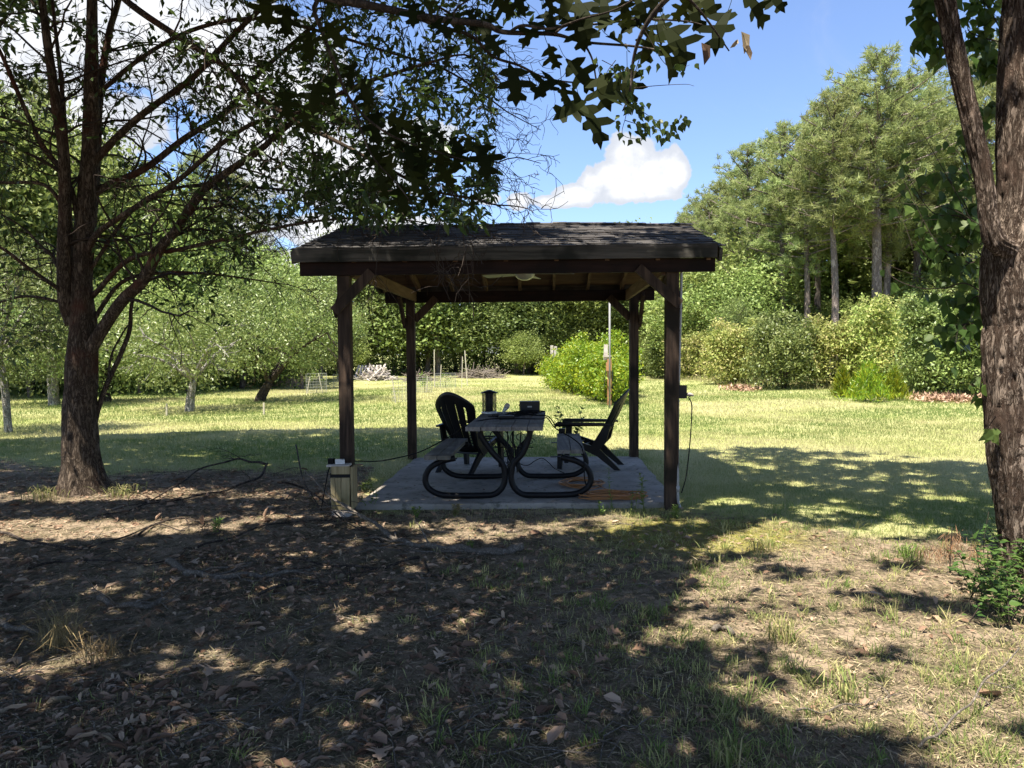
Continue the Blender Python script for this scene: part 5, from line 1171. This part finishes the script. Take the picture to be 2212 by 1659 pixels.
fallen([(575,1028),(540,1020),(500,1014),(430,1030),(380,1058),(310,1090),(240,1105)], .016, .004, 'thin forked branch raised off the ground between oak and box', 204, m='bark_dark', side=10, hts_=[.12,.12,.1,.06,.02,0,0], sl=.7)
fallen([(578,1026),(560,1045),(500,1062),(430,1075),(330,1092),(260,1110),(180,1128)], .014, .004, 'second long limb running from the raised fork toward the oak foot', 205, m='bark_dark', side=8, sl=.6, hts_=[.12,.06,.02,0,0,0,0])
fallen([(610,1456),(640,1474),(654,1505),(652,1545),(640,1580)], .011, .006, 'crooked grey stick standing out in the bottom centre foreground', 206, 3, sl=.15)
fallen([(-20,1350),(30,1362),(80,1375)], .018, .012, 'weathered branch stub at the lower left edge', 207, 2, sl=.2)
fallen([(0,1155),(60,1172),(150,1190),(240,1175),(330,1140),(400,1150)], .012, .004, 'slender branch crossing the litter below the left oak', 208, m='bark_dark', side=8, sl=.4)
fallen([(905,1210),(820,1232),(740,1228),(640,1215),(600,1200)], .011, .004, 'thin branch behind the bowed one, left of centre', 209, m='bark_dark', side=6, sl=.35)
fallen([(915,1215),(930,1245),(960,1255),(1010,1262)], .009, .003, 'small hooked twig below the thick smooth branch', 210, m='bark_dark', side=3, sl=.2)
fallen([(1985,1625),(2030,1600),(2090,1560),(2130,1530),(2200,1490)], .006, .003, 'thin dry stalk over the sunny grass, lower right', 211, 4, hts_=[0,.02,.05,.1,.16], sl=.2)
fallen([(1540,1370),(1560,1362),(1585,1378)], .016, .012, 'short lichened stick at the edge of the sunny patch', 212, 0)
fallen([(1720,1545),(1780,1545),(1850,1530),(1950,1512)], .005, .002, 'wiry stem lying in the lower right tufts', 213, 2, sl=.15)
for i, (pts, lab) in enumerate([([(640,1000),(655,1060),(690,1110),(745,1140)], 'thin raised stem crossing the foot of the wooden box'), ([(600,1095),(660,1085),(720,1120),(790,1165),(840,1175)], 'thin forked stem running from the box toward the thick branch'),
        ([(420,1190),(500,1165),(600,1135),(690,1130),(760,1128)], 'long slender stem lying flat in front of the wooden box'), ([(60,1235),(160,1215),(300,1222),(420,1205)], 'slender stem in the dark litter at far left'), ([(560,1290),(650,1262),(720,1270),(800,1240)], 'slender stem just below the bowed branch'), ([(300,1160),(350,1130),(420,1128),(470,1150),(520,1180)], 'arched thin stem right of the oak foot')]):
    fallen(pts, .010, .003, lab, 280+i, side=7, m='bark_dark', hts_=[.22, .12, .05, .02, 0][:len(pts)] if i < 2 else None, sl=.45)
g = np.random.default_rng(220); mb = MB()
for i in range(420):
    px = g.random()*1500-60; py = 1040+g.random()**.8*600; b = onground(px, py); a = g.random()*PI; L = .08+.25*g.random()
    if onslab(b[0], b[1]): continue
    d = np.array([math.cos(a), math.sin(a), 0]); mb.tube([b-d*L/2+[0, 0, .012], b+g.normal(size=3)*.012+[0, 0, .015], b+d*L/2+[0, 0, .014]], [.003, .0028, .0015], 4, caps=False)
tag(mb.build('twig_litter', M['deadwood']), 'small dark twigs scattered through the dead leaves', 'twigs', kind='stuff')

# ------------------------------------------------------------------ small plants near the slab and the right tree
def weed(px, py, H, nst, lab, seed, L=.045, m='weed', spread=.25, per=16, group='weeds at the slab edge', wd=.35, name='weed'):
    g = np.random.default_rng(seed); b = onground(px, py); root = empty(name, tuple(b), lab, 'plant', group); st = MB(); lf = MB()
    for i in range(nst):
        a = g.random()*2*PI; tip = b+np.array([math.cos(a)*spread*H, math.sin(a)*spread*H, H*(.7+.4*g.random())]); P = smoothline([b+g.normal(size=3)*[.01, .01, 0], (b+tip)/2+g.normal(size=3)*.02, tip], 5); st.tube(P, np.linspace(.004, .0015, len(P)), 5, caps=False)
        for j in range(per):
            q = P[int((.15+.85*j/per)*(len(P)-1))]; a = j*2.4; D = npn(np.array([math.cos(a), math.sin(a), .35+g.normal()*.3])); l = L*(.6+.6*g.random())
            leaves(lf, q[None], D[None], np.array([[0, 0, 1.]])+g.normal(size=(1, 3))*.2, l, l*wd, T_OV, g.random(1))
    part(st, 'stem', M['weed'], root, True); part(lf, 'leaves', M[m], root); return root
weed(1324, 1100, .40, 1, 'tall leafy weed left of the orange cord coil', 231, .055, per=24, spread=.1, wd=.22)
weed(1392, 1108, .40, 2, 'leafy weed in front of the right front post', 232, .06, per=16, spread=.15, wd=.4)
weed(1365, 1112, .25, 2, 'low weed between the two taller ones by the coil', 233, .045, per=14)
weed(1300, 1112, .12, 3, 'tiny weed at the slab front edge', 234, .035)
weed(800, 1100, .26, 3, 'weed at the left front corner of the slab', 235, .06, per=10)
weed(790, 1062, .14, 4, 'bright grassy weed on the left side of the slab', 236, .07, wd=.25)
weed(900, 1118, .12, 4, 'dark low weed in front of the slab, left half', 237, .04)
weed(985, 1115, .09, 5, 'small pale rosette weed before the slab middle', 238, .05, 'dry')
weed(1228, 972, .64, 10, 'bushy sapling growing behind the slab between table and right chair', 239, .085, 'rhomb', per=22, spread=.36, group=None, wd=.6, name='sapling')
weed(1460, 1120, .14, 4, 'low weed at the foot of the right front post', 240, .045)
weed(1020, 1190, .08, 3, 'seedling beside the thick fallen branch', 241, .03)
weed(470, 1150, .10, 5, 'small green tuft weed left of the wooden box', 242, .05, wd=.2)
# bush at the foot of the right tree
def rbush():
    g = np.random.default_rng(250); b = onground(2165, 1300); root = empty('leafy_bush', tuple(b), 'low green bush of pointed leaves at the foot of the thick right tree', 'bush'); st = MB(); lf = MB()
    for i in range(52):
        f = onground(2090+g.random()*170, 1225+g.random()*130); H = .12+.20*g.random(); a = g.random()*2*PI; tip = f+np.array([math.cos(a)*.14, math.sin(a)*.14-.03, H]); P = smoothline([f, (f+tip)/2+[0, 0, .04], tip], 6); st.tube(P, np.linspace(.004, .0015, len(P)), 4, caps=False)
        for j in range(16):
            q = P[int((.2+.8*j/16)*(len(P)-1))]+g.normal(size=3)*.01; D = npn(np.array([g.normal(), g.normal(), .15])); l = .035+.035*g.random()
            leaves(lf, q[None], D[None], npn(np.array([[g.normal()*.3, g.normal()*.3, 1.]])), l, l*.5, T_OV, g.random(1))
    for px, py, s in ((2150,1328,.095),(2190,1312,.075),(2178,1352,.07)): q = onground(px, py)+[0, 0, .12]; leaves(lf, q[None], np.array([[.9, -.2, .1]]), np.array([[0, -.5, 1.]]), s, s*.75, T_OV, np.array([.6])); st.tube([q, q-[0, 0, .12]], .002, 4)
    P = smoothline([onground(2130, 1240), onground(2130, 1240)+[-.02, 0, .2], onground(2130, 1240)+[.01, 0, .42]], 6); st.tube(P, np.linspace(.004, .0015, len(P)), 4)
    for j in range(12): leaves(lf, P[4+j//2][None], npn(np.array([[math.cos(j*2.4), math.sin(j*2.4), .3]])), np.array([[0, 0, 1.]]), .045, .025, T_OV, g.random(1))
    part(st, 'stems', M['twig'], root, True); part(lf, 'leaves', M['rhomb'], root)
    b = onground(2052, 1238); root = empty('pine_seedling', tuple(b), 'small dead pine seedling with rust coloured drooping needles before the right tree', 'seedling'); st = MB(); lf = MB()
    H = at(2053, 1140, b[1])[2]-b[2]; P = smoothline([b, b+[.0, 0, H*.5], b+[.01, 0, H]], 6); st.tube(P, np.linspace(.006, .003, len(P)), 5)
    ends = [(P[-1], P[-1]-P[-3]), (b+[-.15, 0, H*.52], [-1, 0, .2]), (b+[.16, 0, H*.50], [1, 0, .2]), (b+[-.07, -.05, H*.6], [-1, -.5, .2]), (b+[.05, .05, H*.7], [1, .5, .2])]
    for e, d in ends:
        e = np.array(e); st.tube([b+[0, 0, H*.3], (b+[0, 0, H*.45]+e)/2, e], .003, 4); n = 70; big = e[2] > b[2]+H*.9
        Pn = e+g.normal(size=(n, 3))*np.array([.03, .03, .03]) - (np.array([0, 0, 1])*g.random((n, 1))*H*.45 if big else 0); D = npn(np.stack([g.normal(size=n)*.4, g.normal(size=n)*.4, -.9+g.normal(size=n)*.3], -1)); leaves(lf, Pn, D, rdir(n, g), .09, .0035, T_DIA, g.random(n))
    part(st, 'stem', M['bark_dark'], root, True); part(lf, 'needles', M['deadneedle'], root)
rbush()
def clump(px, py, H, n, w, m, lab, seed, wid=.006, lean=1.0):
    g = np.random.default_rng(seed); b = onground(px, py); mb = MB(); x = b[0]+g.normal(size=n)*w; y = b[1]+g.normal(size=n)*w
    for i in range(n):
        a = g.random()*2*PI; l = H*(.5+.7*g.random()); s = np.array([math.cos(a), math.sin(a), 0])*lean*g.random()
        p = np.array([x[i], y[i], gh(x[i], y[i])-.005]); q = [p, p+s*l*.25+[0, 0, l*.45], p+s*l*.6+[0, 0, l*.7], p+s*l*1.0+[0, 0, l*(.75-.35*lean*g.random())]]
        sd_ = np.array([-math.sin(a), math.cos(a), 0]) ; ww = wid*(.6+.6*g.random()); V = []
        for j, r_ in zip(q, (.6, 1, .8, .08)): V += [j-sd_*ww*r_/2, j+sd_*ww*r_/2]
        mb.add(np.array(V), [[0,1,3,2],[2,3,5,4],[4,5,7,6]], g.random())
    return tag(mb.build('grass_clump', m), lab, 'grass clump', 'grass clumps on the bare ground')
clump(130, 1400, .24, 150, .05, M['dry'], 'arching dry straw coloured grass clump at the lower left', 261, .003, 1.8)
clump(210, 1435, .18, 90, .05, M['dry'], 'smaller dry grass clump right beside the arching one', 262, .004, 1.3)
clump(1820, 1505, .17, 55, .04, M['tuft'], 'green bladed clump in the lower right', 263, .006, 1.2)
clump(1690, 1385, .15, 70, .04, M['tuft'], 'sunlit pale green tuft in the middle of the bright patch', 264, .007, 1.1)
clump(90, 1078, .16, 120, .09, M['tuft'], 'yellow green clump left of the oak foot', 265, .006, 1.2)
clump(265, 1072, .16, 110, .09, M['tuft'], 'grass clump right of the oak foot', 266, .006, 1.2)
clump(1640, 1190, .13, 80, .05, M['tuft'], 'tuft at the upper edge of the sunny patch', 267, .006, 1.1)
clump(1500, 1230, .09, 90, .03, M['tuft'], 'little tuft beneath the mossy strip', 268, .005, 1.1)
clump(1960, 1205, .14, 80, .05, M['weed'], 'green tuft left of the dead pine seedling', 269, .007, 1.1)
clump(1570, 1650, .12, 60, .03, M['tuft'], 'tuft at the bottom edge of the picture', 270, .006, 1.1)
# ------------------------------------------------------------------ air
